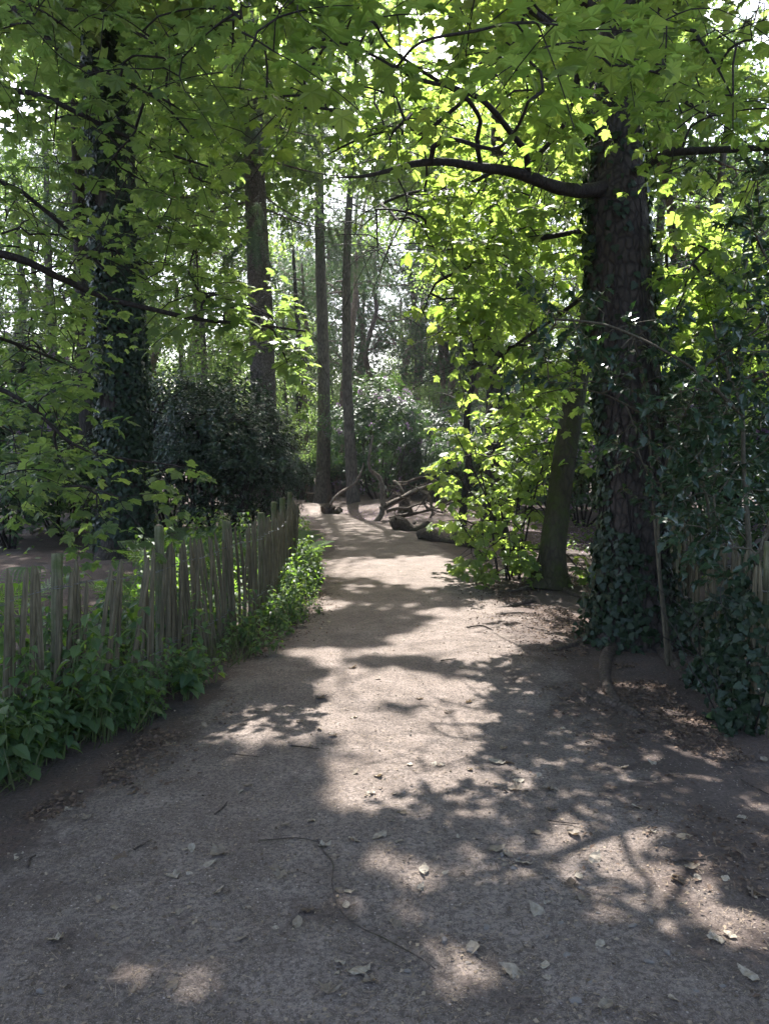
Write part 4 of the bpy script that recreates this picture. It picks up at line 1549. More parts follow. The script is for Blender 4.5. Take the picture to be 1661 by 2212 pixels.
holly_fill(region_targets([(1560, 900, 130, 130, 5.0, 6.4, 60), (1560, 1080, 130, 110, 5.0, 6.4, 60), (1620, 760, 70, 80, 4.8, 6.0, 20), (1380, 760, 70, 110, 5.4, 6.0, 18), (1230, 690, 110, 40, 5.0, 5.6, 12), (1200, 800, 90, 60, 5.3, 5.9, 10),
                           (1400, 980, 60, 120, 5.7, 6.2, 14), (1610, 1250, 60, 90, 4.8, 5.6, 26), (1650, 520, 50, 160, 5.0, 6.2, 24), (1640, 1420, 50, 110, 4.6, 5.2, 24)]), .26, .075)
m = MB()
sk.mesh(m, .0025, .38, 5, fine=.06)
RH.part(m, 'stem', B_STEM, True)
m = MB()
lv.put(m, T_HOL)
RH.part(m, 'leaves', M_HOLLY)

# ================================================================== fences
def pale_mesh(h, w, seed):
    g = np.random.default_rng(seed)
    m = MB()
    n = 12
    zz = np.linspace(-.08, h, n)
    k = 6
    prof = np.array([(-.5, -.35), (0, -.5), (.5, -.3), (.45, .3), (-.05, .5), (-.5, .3)]) * w * (1 + g.normal(size=(6, 2)) * .12)
    bend = g.normal(size=2) * .012
    V = []
    for z in zz:
        tt = max(z, 0) / h
        s = 1 - .12 * tt + g.normal() * .03
        if z == zz[-1]:
            s = .28
        elif z == zz[-2]:
            s *= .92
        V.append(np.column_stack([prof * s + bend * math.sin(tt * PI) * 1.0, np.full(k, z)]))
    V[-2][:, 2] = h - .055
    V = np.vstack(V)
    i = np.arange(n - 1)[:, None] * k
    j = np.arange(k)[None]
    jj = (j + 1) % k
    m.add(V, np.stack([i + j, i + jj, i + k + jj, i + k + j], -1).reshape(-1, 4))
    m.add(V[-k:], [[0, 1, 2, 3, 4, 5]])
    return m


def post_mesh(h, r, seed):
    m = MB()
    zz = np.array([-.1, 0, .3, .6, .9, h - .02, h])
    tube(m, np.column_stack([zz * 0, zz * 0, zz]), [r, r, r * .99, r * .98, r * .97, r * .97, r * .9], 12, .05, 9)
    return m


PALES = []
for s in range(7):
    o = pale_mesh(.95 + .08 * random.random(), .030, 60 + s).build('pale', B_PALE)
    PALES.append(o.data)
    bpy.data.objects.remove(o)
POSTS = []
for s, r in enumerate((.034, .038)):
    o = post_mesh(1.14, r, s).build('post', B_POST)
    POSTS.append(o.data)
    bpy.data.objects.remove(o)


def child(name, data, parent, loc, rot, sc=(1, 1, 1), label=None):
    o = bpy.data.objects.new(name, data)
    C.objects.link(o)
    o.parent = parent
    o.location = loc
    o.rotation_euler = rot
    o.scale = sc
    if label:
        o['label'] = label
    return o


def build_fence(label, line, s_list, posts, lean, zs, height=1.0):
    """line: polyline of (x,y); s_list: distances of the pales along it"""
    line = np.array(line, float)
    seg = np.concatenate([[0], np.cumsum(np.linalg.norm(np.diff(line, axis=0), axis=1))])

    def at(s):
        return np.array([np.interp(s, seg, line[:, 0]), np.interp(s, seg, line[:, 1])])

    b = at(0)
    root = thing('paling_fence', label, 'fence', (b[0], b[1], gz(*b)))
    off = np.array(root.location)
    tops = []
    for s in s_list:
        p = at(s)
        z = gz(*p)
        d = at(s + .05) - at(s - .05)
        rz = math.atan2(d[1], d[0])
        tilt = lean(s) + rng.normal() * .035
        sc = rng.uniform(.94, 1.05) * height
        child('pale', random.choice(PALES), root, np.array([p[0], p[1], z]) - off, (rng.normal() * .03, tilt, rz + rng.normal() * .25), (rng.uniform(.8, 1.25), rng.uniform(.8, 1.2), sc))
        tops.append((s, np.array([p[0], p[1], z]), tilt, rz))
    for s, hh in posts:
        p = at(s)
        d = at(s + .05) - at(s - .05)
        nrm = np.array([d[1], -d[0]])
        nrm = nrm / (np.linalg.norm(nrm) + 1e-6)
        p = p - nrm * .06
        child('post', random.choice(POSTS), root, np.array([p[0], p[1], gz(*p)]) - off, (rng.normal() * .02, rng.normal() * .02, rng.uniform(0, 6)), (1.0, 1.0, hh))
    for zf in zs:       # twisted wire: two strands weaving round the pales
        m = MB()
        for ph in (0, PI):
            pts = []
            for k, (s, p, tl, rz) in enumerate(tops):
                side = np.array([math.sin(rz), -math.cos(rz)]) * .024 * (1 if (k + (ph > 0)) % 2 else -1)
                ax = np.array([math.cos(rz), math.sin(rz)]) * math.sin(tl) * zf
                pts.append([p[0] + ax[0] + side[0], p[1] + ax[1] + side[1], p[2] + zf + .015 * math.sin(s * 5) + rng.normal() * .006])
            pp, rr = smooth_path(pts, [.0022] * len(pts), .04)
            tube(m, pp - off, rr, 5)
        m.build('wire', M_WIRE, root, True)
    return root, at, seg


FL = [(-2.35, 2.9), (-2.12, 3.7), (-2.0, 4.15), (-1.85, 4.45), (-1.66, 4.95), (-1.56, 5.3), (-1.46, 6.0), (-1.32, 6.9), (-1.24, 7.8), (-1.22, 9.0), (-1.27, 10.5), (-1.42, 12.2)]
s, ss = .08, []
while s < 9.4:
    ss.append(s)
    s += rng.uniform(.068, .098) if rng.random() > .2 else rng.uniform(.042, .055)
for extra in (1.62, 1.67, 2.62, 2.67, 2.72):
    ss.append(extra)
ss = sorted(ss)
fence_l, atL, segL = build_fence('weathered cleft paling fence with twisted wire running along the left edge of the path', FL, ss,
                                 ((.2, .95), (1.58, .93), (2.66, 1.02), (4.0, .95), (5.3, .95), (6.4, 1.0), (7.4, 1.0), (8.6, 1.02)),
                                 lambda s: .07 * math.sin(s * 1.5 - 1.2) + (.10 if 1.7 < s < 2.3 else -.07 if 2.8 < s < 4.2 else .02), (.30, .86))
FR = [(3.15, 9.4), (2.95, 8.2), (2.72, 7.1), (2.55, 6.2), (2.45, 5.5), (2.3, 4.7), (2.2, 4.0)]
s, ss = .05, []
while s < 5.3:
    ss.append(s)
    s += rng.uniform(.055, .12)
fence_r, atR, segR = build_fence('grey paling fence half buried in holly and ivy beside the right sycamore', FR, ss, ((.2, 1), (1.9, 1), (3.4, .98), (4.8, 1)), lambda s: .07 * math.sin(s * 2), (.35, .85), 1.02)

# ivy swathes over the right fence
mI = MB()
n = 4300
s = rng.uniform(.8, 5.2, n)
pp = np.array([atR(q) for q in s])
hz = rng.random(n) ** 1.7 * (.72 + .22 * np.sin(s * 3))
outw = rng.uniform(.02, .26, n) * (1.2 - .7 * hz)
gzv = hgt(pp[:, 0], pp[:, 1])
pos = np.column_stack([pp[:, 0] - outw, pp[:, 1] - .25 * outw, gzv + hz * .95 + .02])
kp = (fbm(pos * 2.4 + 7, 3) > .0) & (rng.random(n) < np.clip((s - .4) / 2.0, .15, 1))
pos = pos[kp]
n = len(pos)
place(mI, T_IVY, pos, -Z * .8 + rng.normal(size=(n, 3)) * .6, np.array([-.7, -.6, .5]) + rng.normal(size=(n, 3)) * .45, rng.uniform(.035, .062, n))
tI = thing('ivy_swathe', 'mass of trailing ivy leaves hanging over the right paling fence', 'ivy', (2.3, 5.0, 0))
RI = Rel(tI)
RI.part(mI, 'leaves', M_IVY)
mI = MB()
for _ in range(26):
    s0 = rng.uniform(1.2, 5.0)
    q = atR(s0)
    st = np.array([q[0] - .06, q[1], gz(*q) + .02])
    pts = [st]
    d = np.array([rng.normal() * .25 - .1, rng.normal() * .5, 1])
    for k in range(8):
        d = norm(d + rng.normal(size=3) * .35 + Z * .15)
        pts.append(pts[-1] + d * .13)
    pp, rr = smooth_path(pts, np.linspace(.006, .002, 9), .06)
    tube(mI, pp, rr, 5)
RI.part(mI, 'stem', B_TWIG)


# ================================================================== weeds along the left fence
def make_nettle(seed, h, label, size=.085):
    g = np.random.default_rng(seed)
    t = thing('nettle', label, 'plant', (0, 0, 0), 'nettles and weeds along the left fence')
    R = Rel(t)
    m, lf = MB(), MB()
    P_, T_, N_, S_ = [], [], [], []
    for st in range(5):
        a = g.uniform(0, 2 * PI)
        hh = h * g.uniform(.55, 1.05)
        top = np.array([math.cos(a) * .2 * h * 1.5, math.sin(a) * .2 * h * 1.5, hh])
        base = np.array([math.cos(a) * .04, math.sin(a) * .04, -.02])
        pts, _ = smooth_path([base, base * .5 + top * .5 + Z * .06, top], [.004] * 3, .05)
        tube(m, pts, np.linspace(.0045, .002, len(pts)), 5)
        k = max(3, int(hh / .075))
        for i in range(k):
            tt = .15 + .85 * (i + 1) / k
            p = np.array([np.interp(tt, np.linspace(0, 1, len(pts)), pts[:, c]) for c in range(3)])
            b = i * PI / 2 + a + g.normal() * .25
            for sgn in (1, -1):
                o = np.array([math.cos(b) * sgn, math.sin(b) * sgn, 0])
                P_.append(p)
                T_.append(o - Z * g.uniform(.0, .55))
                N_.append(Z + o * .3 + g.normal(size=3) * .25)
                S_.append(size * (1.15 - .5 * tt) * g.uniform(.8, 1.2))
    place(lf, T_NET, P_, T_, N_, S_)
    R.part(m, 'stem', M_STEM)
    R.part(lf, 'leaves', M_NET)
    return t


LN = ['leafy weed growing at the foot of the left fence near the leftmost pales', 'leafy nettle at the foot of the left fence around the two square posts', 'bright sunlit nettle at the foot of the left fence towards the bend', 'bright green nettle growing behind the left paling fence']
nets = [make_nettle(70, .55, LN[1], .095), make_nettle(71, .42, LN[1], .11), make_nettle(72, .72, LN[1], .095), make_nettle(73, .3, LN[1], .11)]
first = set()


def put_nettle(x, y, s=1.0, zone=0):
    k = random.randrange(4)
    loc = (x, y, topz(x, y))
    rz = rng.uniform(0, 6)
    if k not in first:
        first.add(k)
        t = nets[k]
        t.location, t.rotation_euler, t.scale = loc, (0, 0, rz), (s, s, s)
        t['label'] = LN[zone]
    else:
        copy_tree(nets[k], loc, rz, s, LN[zone])


for _ in range(118):        # path side
    s = rng.uniform(.0, 9.3)
    p = atL(s)
    out = abs(rng.normal()) * (.22 if s > 3 else .17) + .03
    if 2.9 < s < 3.4 and rng.random() < .5:
        continue
    put_nettle(p[0] + out, p[1] + rng.normal() * .04, rng.uniform(.45, 1.0) * (1.0 if s < 4 else 1.1) * (1 - .9 * min(out, .5)), 0 if s < 1.6 else (1 if s < 3.6 else 2))
for _ in range(13):         # taller leafy weeds against the nearest pales
    s = rng.uniform(.5, 2.9)
    p = atL(s)
    put_nettle(p[0] + rng.uniform(.06, .24), p[1], rng.uniform(.95, 1.25), 0 if s < 1.6 else 1)
for _ in range(95):         # behind the fence
    s = rng.uniform(.3, 9.3)
    p = atL(s)
    put_nettle(p[0] - rng.uniform(.12, 1.5), p[1] + rng.uniform(-.1, .5), rng.uniform(.8, 1.35), 3)


def make_fern(seed, label):
    g = np.random.default_rng(seed)
    t = thing('fern', label, 'fern', (0, 0, 0), 'ferns beside the left fence')
    R = Rel(t)
    for k in range(7):
        m = MB()
        a = 2 * PI * k / 7 + g.uniform(-.3, .3)
        o = np.array([math.cos(a), math.sin(a), .62])
        place(m, T_FERN, [o * np.array([.03, .03, 0])], [o], [Z * 1.0 - o * .2], [g.uniform(.6, .85)], rnd=g.random())
        R.part(m, 'frond', M_FERN)
    return t


LF = ['fern with spreading fronds behind the left fence by the ivy clad tree', 'fern spilling onto the path edge near the far end of the left fence']
ferns = [make_fern(80, LF[0]), make_fern(81, LF[1])]
spots = [(330, 1190, 10.4, 0), (380, 1160, 12, 0), (420, 1150, 12.5, 0), (470, 1150, 13, 0), (500, 1160, 11.5, 0), (540, 1150, 12.5, 0), (350, 1180, 9.2, 0), (420, 1190, 9.5, 0), (450, 1130, 13.8, 0), (40, 1230, 8, 0), (300, 1250, 8, 0)]
for i, (px, py, d, z) in enumerate(spots):
    p = P(px, py, d)
    loc = (p[0], p[1], gz(p[0], p[1]))
    if i == 0:
        ferns[0].location = loc
    else:
        copy_tree(ferns[0], loc, rng.uniform(0, 6), rng.uniform(.8, 1.3), LF[0])
for i, (x, y) in enumerate(((-1.35, 9.4), (-1.3, 10.3), (-1.42, 11.0), (-1.36, 11.8), (-1.45, 12.6), (-1.55, 13.4), (-1.65, 14.2))):
    loc = (x, y, gz(x, y))
    if i == 0:
        ferns[1].location = loc
    else:
        copy_tree(ferns[1], loc, rng.uniform(0, 6), rng.uniform(.7, 1.0), LF[1])

# low ground cover: nobody could count it
mG = MB()
n = 15000
y = rng.uniform(3, 26, n)
l, r = path_edges(y)
x = np.where(rng.random(n) < .72, l - .25 - rng.gamma(1.3, 1.6, n), r + 1.6 + rng.gamma(1.5, 1.8, n))
kp = (fbm(np.stack([x * .8, y * .8, x * 0], -1), 3) > -.02) & ((x < 0) | (x > 3.2)) & (np.abs(x) < 14) & ((x > -2.5) | (y > 15) | (rng.random(n) < .10))
x, y = x[kp], y[kp]
n = len(x)
pos = np.column_stack([x, y, hgt(x, y) + rng.uniform(.02, .22, n)])
place(mG, T_NET, pos, rng.normal(size=(n, 3)) * np.array([1, 1, .25]), Z + rng.normal(size=(n, 3)) * .3, rng.uniform(.05, .11, n))
tag(mG.build('undergrowth', M_NET), 'low green leafy undergrowth carpeting the wood floor behind the fences', 'undergrowth', kind='stuff')

# ================================================================== dead wood beyond the bend
DW = 23.0
b = onG(815, 1125)
DW = b[1]
tD = thing('dead_limb', 'crooked bleached limb rising from the ground where the path bends', 'dead wood', b)
RD = Rel(tD)
m = MB()
for pts, a, bb in (([(810, 1130), (826, 1105), (826, 1060), (822, 1035), (800, 1015), (796, 1000), (800, 970), (806, 940)], .085, .03),
                   ([(822, 1100), (850, 1085), (870, 1075), (890, 1062), (912, 1054), (935, 1045)], .095, .03),
                   ([(905, 1057), (922, 1066), (930, 1085), (934, 1110), (925, 1125)], .055, .03),
                   ([(835, 1105), (860, 1098), (880, 1098), (895, 1092), (915, 1086)], .05, .02)):
    pp, rr = smooth_path([P(x, y, DW + (x - 815) * .004) for x, y in pts], np.linspace(a, bb, len(pts)), .12)
    tube(m, pp, rr, 10, .10, 5)
RD.part(m, 'limb', B_DEAD, True)
sk = Skel()
sk.limb([P(x, y, DW) for x, y in ((822, 1100), (870, 1075), (935, 1045))], .03, .02, .2, False)
sk.limb([P(x, y, DW + .6) for x, y in ((840, 1120), (890, 1110), (960, 1095))], .035, .02, .2, False)
for q in region_targets([(900, 1070, 75, 40, DW - .6, DW + 2.5, 46), (960, 1085, 50, 35, DW - 1, DW + 2, 26)]):
    q[2] = max(q[2], gz(q[0], q[1]) + .05)
    sk.connect(q, .22, .1, .2)
m = MB()
sk.mesh(m, .012, .42, 5, .1)
RD.part(m, 'twigs', B_LOG)
b = onG(715, 1100)
tD = thing('dead_branch', 'bare branch propped up from a mossy stump at the bend', 'dead wood', b)
RD = Rel(tD)
m = MB()
pp, rr = smooth_path([P(x, y, b[1]) for x, y in ((712, 1098), (716, 1085), (735, 1065), (765, 1045), (780, 1020), (785, 1000))], [.08, .055, .05, .04, .03, .015], .12)
tube(m, pp, rr, 9, .1, 5)
RD.part(m, 'limb', B_DEAD, True)


def log(name, label, p0, p1, r, bark, cat='log'):
    a, b = onG(*p0), onG(*p1)
    c = (a + b) / 2
    t = thing(name, label, cat, c)
    R = Rel(t)
    m = MB()
    t_ = np.linspace(0, 1, 14)[:, None]
    pts = a * (1 - t_) + b * t_ + Z * (r * .75) + np.hstack([t_ * 0, .12 * np.sin(t_ * 4), .06 * np.sin(t_ * 7)])
    pts, r_ = smooth_path(pts, r * (1 + .18 * np.sin(np.linspace(0, 6, 14))) * np.linspace(1.05, .7, 14), .05)
    tube(m, pts, r_, 20, .34, 7)
    pts = pts[np.linspace(0, len(pts) - 1, 14).astype(int)]
    tr_ = R.part(m, 'trunk', bark, True)
    # a few broken knots
    for q in range(3):
        m = MB()
        k = 2 + q * 4
        d = norm(np.array([rng.normal(), -.6, .6]))
        tube(m, np.array([pts[k] + d * r * .7, pts[k] + d * r * 1.25, pts[k] + d * r * 1.55]), [r * .3, r * .22, r * .1], 7, .1)
        R.part(m, 'knot', bark, True, tr_)
    return t


log('fallen_log', 'thick mossy fallen log beside the far path below the dead limb', (845, 1146), (925, 1148), .15, B_LOG)
log('fallen_log', 'lower mossy log half sunk in soil nearer than the thick one', (905, 1166), (1000, 1176), .11, B_LOG)
log('fallen_log', 'short log lying against the mossy leaning tree bank', (985, 1178), (1030, 1184), .12, B_LOG)
log('fallen_log', 'low mossy log under the propped bare branch at the bend', (700, 1112), (735, 1112), .16, B_LOG)


def stump(label, px, py, r, h):
    b = onG(px, py)
    t = thing('tree_stump', label, 'stump', b)
    R = Rel(t)
    m = MB()
    zz = np.array([-.1, .05, .2, .6, 1]) * h
    tube(m, b + np.column_stack([zz * .05, zz * 0, zz]), [r * 1.25, r * 1.1, r, r * .95, r * .9], 18, .12, 6)
    bk_ = R.part(m, 'bark', B_LOG, True)
    m = MB()
    a = np.linspace(0, 2 * PI, 18, endpoint=False)
    m.add(np.vstack([b + [h * .05, 0, h + .006] + np.column_stack([np.cos(a), np.sin(a), rng.normal(size=18) * .02]) * r * .82, [b + [h * .05, 0, h + .012]]]), [(i, (i + 1) % 18, 18) for i in range(18)])
    R.part(m, 'cut_face', M_CUT, parent=bk_)
    return t


stump('low stump beside the straight trunk at the bend', 672, 1086, .26, .38)
stump('upright broken stump behind the crooked dead limb', 873, 1105, .18, .5)

# dead branches on the ground behind the left fence
for i, (pts, lab) in enumerate((([(70, 1160), (110, 1140), (150, 1133), (220, 1150)], 'pale dead branch on the litter left of the ivy clad tree'), ([(90, 1152), (150, 1160), (200, 1150)], 'shorter dead branch crossing behind the left fence'))):
    g = [onG(*q) for q in pts]
    m = MB()
    pp, rr = smooth_path([q + Z * .08 for q in g], np.linspace(.04, .015, len(g)), .1)
    tube(m, pp, rr, 7, .1, 6)
    o = m.build('dead_branch', B_DEAD, smooth=True)
    tag(o, lab, 'branch')

# ================================================================== litter on the path
def curled(T, size, cx, seed):
    g = np.random.default_rng(seed)
    V, F, E = T
    V = V.copy()
    V[:, 1] -= .5
    V[:, 2] = .35 * V[:, 0] ** 2 * cx + .3 * V[:, 1] ** 2 + .05 * g.normal(size=len(V)) + .04
    m = MB()
    m.add(V * size, F, rnd=g.random(), vein=E)
    o = m.build('fallen_leaf', M_DRY)
    d = o.data
    bpy.data.objects.remove(o)
    return d


T_SL = sycamore_leaf(0.0)
dry = [curled(ovate(.30, .1, .1, 6), .085, 1.6, 1), curled(ovate(.26, .1, .1, 6), .095, -1.0, 2), curled(ovate(.22, .1, .1, 6), .08, 1.2, 3), curled(ovate(.34, .1, .1, 7), .07, 2.2, 4), curled(T_SL, .065, 2.0, 5), curled(ovate(.3, .1, .1, 6), .075, 2.6, 6), curled(ovate(.38, .1, .1, 6), .06, -1.4, 7), curled(ovate(.27, .1, .1, 6), .09, .8, 8), curled(T_SL, .07, -1.0, 9), curled(ovate(.33, .1, .1, 7), .055, 3.0, 10)]
LEAF_PX = [(43, 1857), (290, 2165), (375, 1911), (410, 1909), (412, 1930), (452, 1888), (595, 1897), (473, 1948), (643, 2015), (662, 1984), (735, 2100), (725, 2125), (775, 2122), (712, 2160), (520, 2052), (375, 2158), (733, 1945), (748, 1977), (757, 1945), (855, 2018),
           (800, 1725), (768, 1680), (885, 1663), (940, 1664), (818, 1690), (868, 1770), (848, 1793), (672, 1788), (670, 1625), (718, 1600), (690, 1588), (765, 1562), (695, 1520), (650, 1545), (648, 1572), (965, 1550), (1013, 1528), (905, 1520), (1215, 1520), (1298, 1560),
           (1215, 1585), (1090, 1632), (1072, 1660), (1100, 1662), (1163, 1690), (1110, 1720), (1180, 1720), (1190, 1765), (1410, 1660), (1350, 1670), (1648, 1640), (1600, 1770), (1120, 1700), (968, 1722), (990, 1826), (1075, 1850), (1240, 1820), (1285, 1870), (1155, 1815), (1095, 1860),
           (1130, 1880), (1250, 1910), (1233, 1925), (1255, 1960), (1160, 1990), (1295, 2060), (1175, 2105), (1105, 2120), (1455, 2180), (1305, 2195), (1615, 2125), (1635, 1945), (1490, 1895), (1465, 1920), (1565, 1915), (1478, 1828), (1405, 1815), (1375, 1760), (1543, 2048), (1020, 2070),
           (915, 1900), (820, 1827), (765, 1835), (700, 1845), (640, 1700), (520, 1720), (535, 1708), (415, 1850), (470, 1865), (440, 1575), (285, 1725), (175, 1715), (40, 1850), (150, 1750), (120, 2050), (1350, 1400), (900, 1360), (870, 1390), (810, 1420), (760, 1450), (1000, 1450), (1060, 1430), (820, 1340), (930, 1300), (1155, 1360)]
LLEAF = ['pale dry leaf curled on the shaded foreground path', 'pale dry leaf lying on the sunlit middle of the path', 'dry leaf on the dark soil near the surface roots on the right']
for i, (px, py) in enumerate(LEAF_PX + [(0, 0)] * 70):
    if i >= len(LEAF_PX):
        px, py = rng.uniform(150, 1600), 1180 + 1000 * rng.random() ** 1.2
    p = G(px, py)
    o = bpy.data.objects.new('fallen_leaf', random.choice(dry))
    C.objects.link(o)
    s = rng.uniform(.55, 1.05) if i < len(LEAF_PX) else rng.uniform(.35, .7)
    o.location = (p[0], p[1], topz(p[0], p[1]) + .004)
    o.rotation_euler = (rng.normal() * .25, rng.normal() * .25, rng.uniform(0, 6.3))
    o.scale = (s, s, s)
    tag(o, LLEAF[2] if (px > 1150 and py < 1800) else (LLEAF[0] if py > 1760 else LLEAF[1]), 'leaf', 'dry leaves scattered on the path')


def rock(seed):
    g = np.random.default_rng(seed)
    import bmesh
    bm = bmesh.new()
    bmesh.ops.create_icosphere(bm, subdivisions=3, radius=1)
    sq = np.array([1, g.uniform(.6, .9), g.uniform(.35, .6)])
    pl = [norm(g.normal(size=3)) for _ in range(7)]
    for v in bm.verts:
        c = np.array(v.co)
        for q in pl:
            k = c @ q
            if k > .6:
                c = c - q * (k - .6)
        v.co = c * sq
    me = bpy.data.meshes.new('stone')
    bm.to_mesh(me)
    bm.free()
    me.materials.append(M_STONE)
    return me


rocks = [rock(s) for s in range(4)]
ST = [(1120, 1870), (1085, 1862), (1110, 1890), (1140, 1862), (1255, 1935), (1020, 2075), (1010, 2100), (1400, 2100), (1242, 2182), (1275, 2140), (1225, 2080), (1560, 2150), (1365, 2020), (1405, 2010), (1500, 2160), (1440, 2080), (1050, 2020), (960, 2050), (1320, 2130), (1180, 2040), (880, 2120), (1290, 1990), (1210, 2010), (90, 2165)]
for i, (px, py) in enumerate(ST):
    p = G(px, py)
    o = bpy.data.objects.new('stone', rocks[i % 4])
    C.objects.link(o)
    s = rng.uniform(.010, .022)
    o.scale = (s, s, s)
    o.location = (p[0], p[1], topz(p[0], p[1]) + s * .15)
    o.rotation_euler = (0, 0, rng.uniform(0, 6))
    tag(o, 'small grey stone set in the foreground path' if px < 1200 else 'small grey stone in the lower right of the path', 'stone', 'stones in the foreground path')

TW = [([(685, 1835), (715, 1885), (718, 1940), (735, 1990), (765, 2020), (840, 2060), (940, 2120)], .004, 'long forked twig snaking down the foreground path'),
      ([(560, 1835), (640, 1830), (685, 1838)], .0035, 'thin twig joining the top of the long forked twig'), ([(465, 1775), (490, 1745)], .005, 'short straight twig on the shaded left of the path'),
      ([(630, 1625), (690, 1632)], .005, 'dark twig across the middle of the path'), ([(950, 1438), (985, 1434)], .007, 'stub of stick on the sunlit path'),
      ([(1010, 1365), (1040, 1362), (1065, 1372)], .010, 'pale stick at the right side of the sunlit path'), ([(1445, 1882), (1520, 1880)], .009, 'dark stick beside curled leaves at lower right'),
      ([(1180, 1790), (1250, 1800)], .004, 'fine twig below the dappled patch'), ([(290, 1850), (330, 1830)], .005, 'small twig left of the foreground path'), ([(1600, 1690), (1661, 1720)], .005, 'twig at the far right of the path'),
      ([(60, 1880), (60, 1860), (75, 1855)], .006, 'bent twig at the lower left corner'), ([(500, 1640), (560, 1650)], .004, 'thin twig on the left middle path')]
for pts, r, lab in TW:
    g = []
    for q in pts:
        p = G(*q)
        p[2] = topz(p[0], p[1]) + r * .8 + .004
        g.append(p)
    pp, rr = smooth_path(g, np.linspace(r, r * .5, len(g)), .03)
    pp = pp + np.column_stack([fbm(pp * 9, 2), fbm(pp * 9 + 7, 2), np.abs(fbm(pp * 6 + 3, 2)) * .6]) * .03
    m = MB()
    tube(m, pp, rr, 6, .08, 40)
    tag(m.build('twig', B_ROOT, smooth=True), lab, 'twig')

# crumbs, needles and grit: uncountable
mN = MB()
n = 36000
d = 1.9 + 9.5 * rng.random(n) ** 1.5
x = rng.uniform(-1, 1, n) * np.minimum(.56 * d + .2, 3.0)
l, r = path_edges(d)
kp = x > l - .1
x, d = x[kp], d[kp]
n = len(x)


def topz_v(x, y):
    l, r = path_edges(y)
    z = hgt(x, y)
    t = np.abs(2 * (x - l) / (r - l) - 1)
    return z + np.where((x > l) & (x < r), np.maximum(0, .028 - .06 * t ** 7), 0)


pos = np.column_stack([x, d, topz_v(x, d) + .004])
NE = (np.array([(-.03, 0, 0), (.03, 0, 0), (.02, 1, .05), (-.02, 1, .05)]), np.array([(0, 1, 2), (0, 2, 3)]), np.zeros(4))
tt = rng.normal(size=(n, 3)) * np.array([1, 1, .12])
place(mN, NE, pos, tt, Z + rng.normal(size=(n, 3)) * .3, rng.uniform(.010, .034, n))
m2 = n // 4
place(mN, T_DIA, pos[:m2] + [.03, .02, .002], rng.normal(size=(m2, 3)) * np.array([1, 1, .2]), Z + rng.normal(size=(m2, 3)) * .35, rng.uniform(.006, .02, m2))
tag(mN.build('litter', M_LITTER), 'fine needles twig crumbs and leaf scraps strewn over the path', 'litter', kind='stuff')

mD = MB()
n = 26000
d = rng.uniform(1.9, 10, n)
l, r = path_edges(d)
right = rng.random(n) < .6
x = np.where(right, r + .25 - np.abs(rng.normal(size=n)) * .45, l + .02 + np.abs(rng.normal(size=n)) * .22)
kp = fbm(np.stack([x * 1.6, d * 1.6, x * 0 + 3], -1), 3) > -.05
x, d = x[kp], d[kp]
n = len(x)
pos = np.column_stack([x, d, topz_v(x, d) + .006 + .012 * rng.random(n)])
h_ = n // 2
place(mD, NE, pos[:h_], rng.normal(size=(h_, 3)) * np.array([1, 1, .2]), Z + rng.normal(size=(h_, 3)) * .3, rng.uniform(.015, .06, h_))
place(mD, T_DIA, pos[h_:], rng.normal(size=(n - h_, 3)) * np.array([1, 1, .2]), Z + rng.normal(size=(n - h_, 3)) * .4, rng.uniform(.012, .035, n - h_))
M_DRIFT = leaf_mat('brown_litter', (.045, .028, .02), (.15, .105, .075), rough=.85, spec=.15)
tag(mD.build('leaf_litter', M_DRIFT), 'brown leaf litter drifted along both edges of the path', 'leaf litter', kind='stuff')

mT = MB()
n = 1700
s = rng.uniform(.6, 9.3, n)
pp = np.array([atL(q) for q in s])
cl = fbm(np.stack([s * 2.5, s * 0, s * 0], -1), 2)
kp = cl > -.02
pp, s = pp[kp], s[kp]
n = len(s)
out = rng.uniform(-.1, .36, n)
pos = np.column_stack([pp[:, 0] + out, pp[:, 1], topz_v(pp[:, 0] + out, pp[:, 1])])
BL = (np.array([(-.016, 0, 0), (.016, 0, 0), (.012, .5, .03), (-.012, .5, .03), (0, 1, -.16)]), np.array([(0, 1, 2), (0, 2, 3), (3, 2, 4)]), np.zeros(5))
lean_ = rng.normal(size=(n, 3)) * .5 + Z
place(mT, BL, pos, lean_, rng.normal(size=(n, 3)), rng.uniform(.12, .34, n))
M_GRASS = leaf_mat('grass_blade', (.035, .06, .022), (.12, .115, .055), (.06, .12, .02), (.15, .17, .05), .3, .6, .2)
tag(mT.build('grass', M_GRASS), 'thin grass blades and dead stems mixed into the verge by the left fence', 'grass', kind='stuff')

# mauve petals on the ground beyond the leaning tree
mP = MB()
n = 1500
gx, gy = onG(1250, 1165)[:2]
g2 = onG(800, 1112)[:2]
x = np.concatenate([gx + rng.normal(size=n) * 1.0, g2[0] + rng.normal(size=n // 2) * 1.0])
y = np.concatenate([gy + rng.normal(size=n) * 1.8, g2[1] + rng.normal(size=n // 2) * 1.6])
pos = np.column_stack([x, y, hgt(x, y) + .012])
k = len(x)
place(mP, T_DIA, pos, rng.normal(size=(k, 3)) * np.array([1, 1, .15]), Z + rng.normal(size=(k, 3)) * .25, rng.uniform(.03, .055, k))
tag(mP.build('fallen_petals', M_BLOSS), 'mauve rhododendron petals fallen on the wood floor', 'petals', kind='stuff')

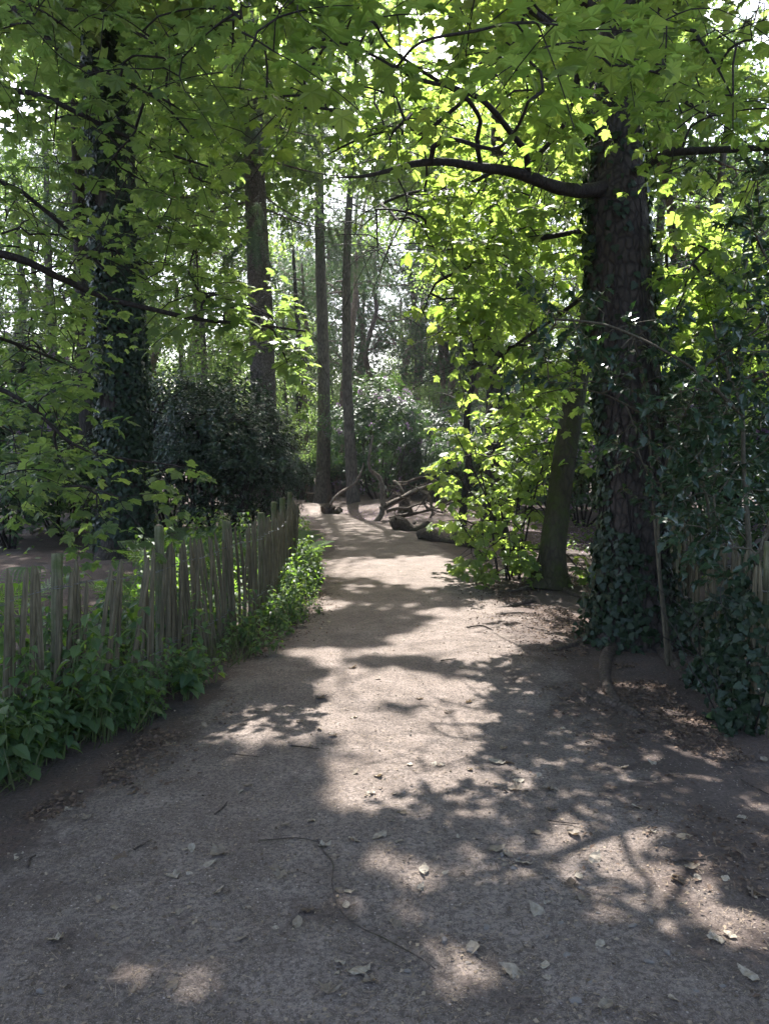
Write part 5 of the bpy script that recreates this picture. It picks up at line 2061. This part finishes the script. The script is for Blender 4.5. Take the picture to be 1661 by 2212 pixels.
# ================================================================== light and camera
w = bpy.data.worlds.new('World')
bpy.context.scene.world = w
w.use_nodes = True
nt = w.node_tree
bg = nt.nodes['Background']
sky = nt.nodes.new('ShaderNodeTexSky')
sky.sky_type = 'NISHITA'
sky.sun_disc = False
sky.sun_elevation = SUN_EL
sky.sun_rotation = SUN_AZ
sky.air_density = 1.0
sky.dust_density = 4.0
sky.ozone_density = 1.0
nt.links.new(sky.outputs[0], bg.inputs[0])
bg.inputs[1].default_value = .15

sd = bpy.data.lights.new('sun', 'SUN')
sd.energy = 5.0
sd.angle = math.radians(.53)
sd.color = (1, .965, .925)
so = bpy.data.objects.new('sun', sd)
C.objects.link(so)
so.rotation_euler = Vector(tuple(-SUN)).to_track_quat('-Z', 'Y').to_euler()
so.location = (0, 0, 30)

# damp woodland air
m, nt, N = new_mat('woodland_air')
pv = N('ShaderNodeVolumePrincipled')
pv.inputs['Color'].default_value = (.90, .94, 1.0, 1)
pv.inputs['Density'].default_value = .0005
pv.inputs['Anisotropy'].default_value = .2
out = N('ShaderNodeOutputMaterial')
lk(nt, pv.outputs[0], out.inputs['Volume'])
mb = MB()
x0, x1, y0, y1, z0, z1 = -165, 165, -45, 265, -4, 26
mb.add([(x0, y0, z0), (x1, y0, z0), (x1, y1, z0), (x0, y1, z0), (x0, y0, z1), (x1, y0, z1), (x1, y1, z1), (x0, y1, z1)],
       [(0, 3, 2, 1), (4, 5, 6, 7), (0, 1, 5, 4), (1, 2, 6, 5), (2, 3, 7, 6), (3, 0, 4, 7)])
tag(mb.build('haze', m), 'thin pale haze softening the far trees', 'haze', kind='stuff')

cd = bpy.data.cameras.new('camera')
co = bpy.data.objects.new('camera', cd)
C.objects.link(co)
co.location = tuple(CAM)
co.rotation_euler = (math.radians(90) - TH, 0, 0)
cd.sensor_fit = 'VERTICAL'
cd.sensor_height = 24
cd.lens = 24 * FPX / IH
cd.clip_end = 1000
cd.clip_start = .05
sc = bpy.context.scene
sc.camera = co
sc.view_settings.view_transform = 'Standard'
sc.view_settings.look = 'None'
sc.view_settings.exposure = 2.15
sc.view_settings.gamma = 1
sc.cycles.max_bounces = 7
sc.cycles.diffuse_bounces = 5
sc.cycles.glossy_bounces = 2
sc.cycles.transmission_bounces = 6
sc.cycles.use_denoising = True
sc.cycles.denoiser = 'OPENIMAGEDENOISE'
sc.cycles.caustics_reflective = False
sc.cycles.caustics_refractive = False
sc.cycles.use_adaptive_sampling = True
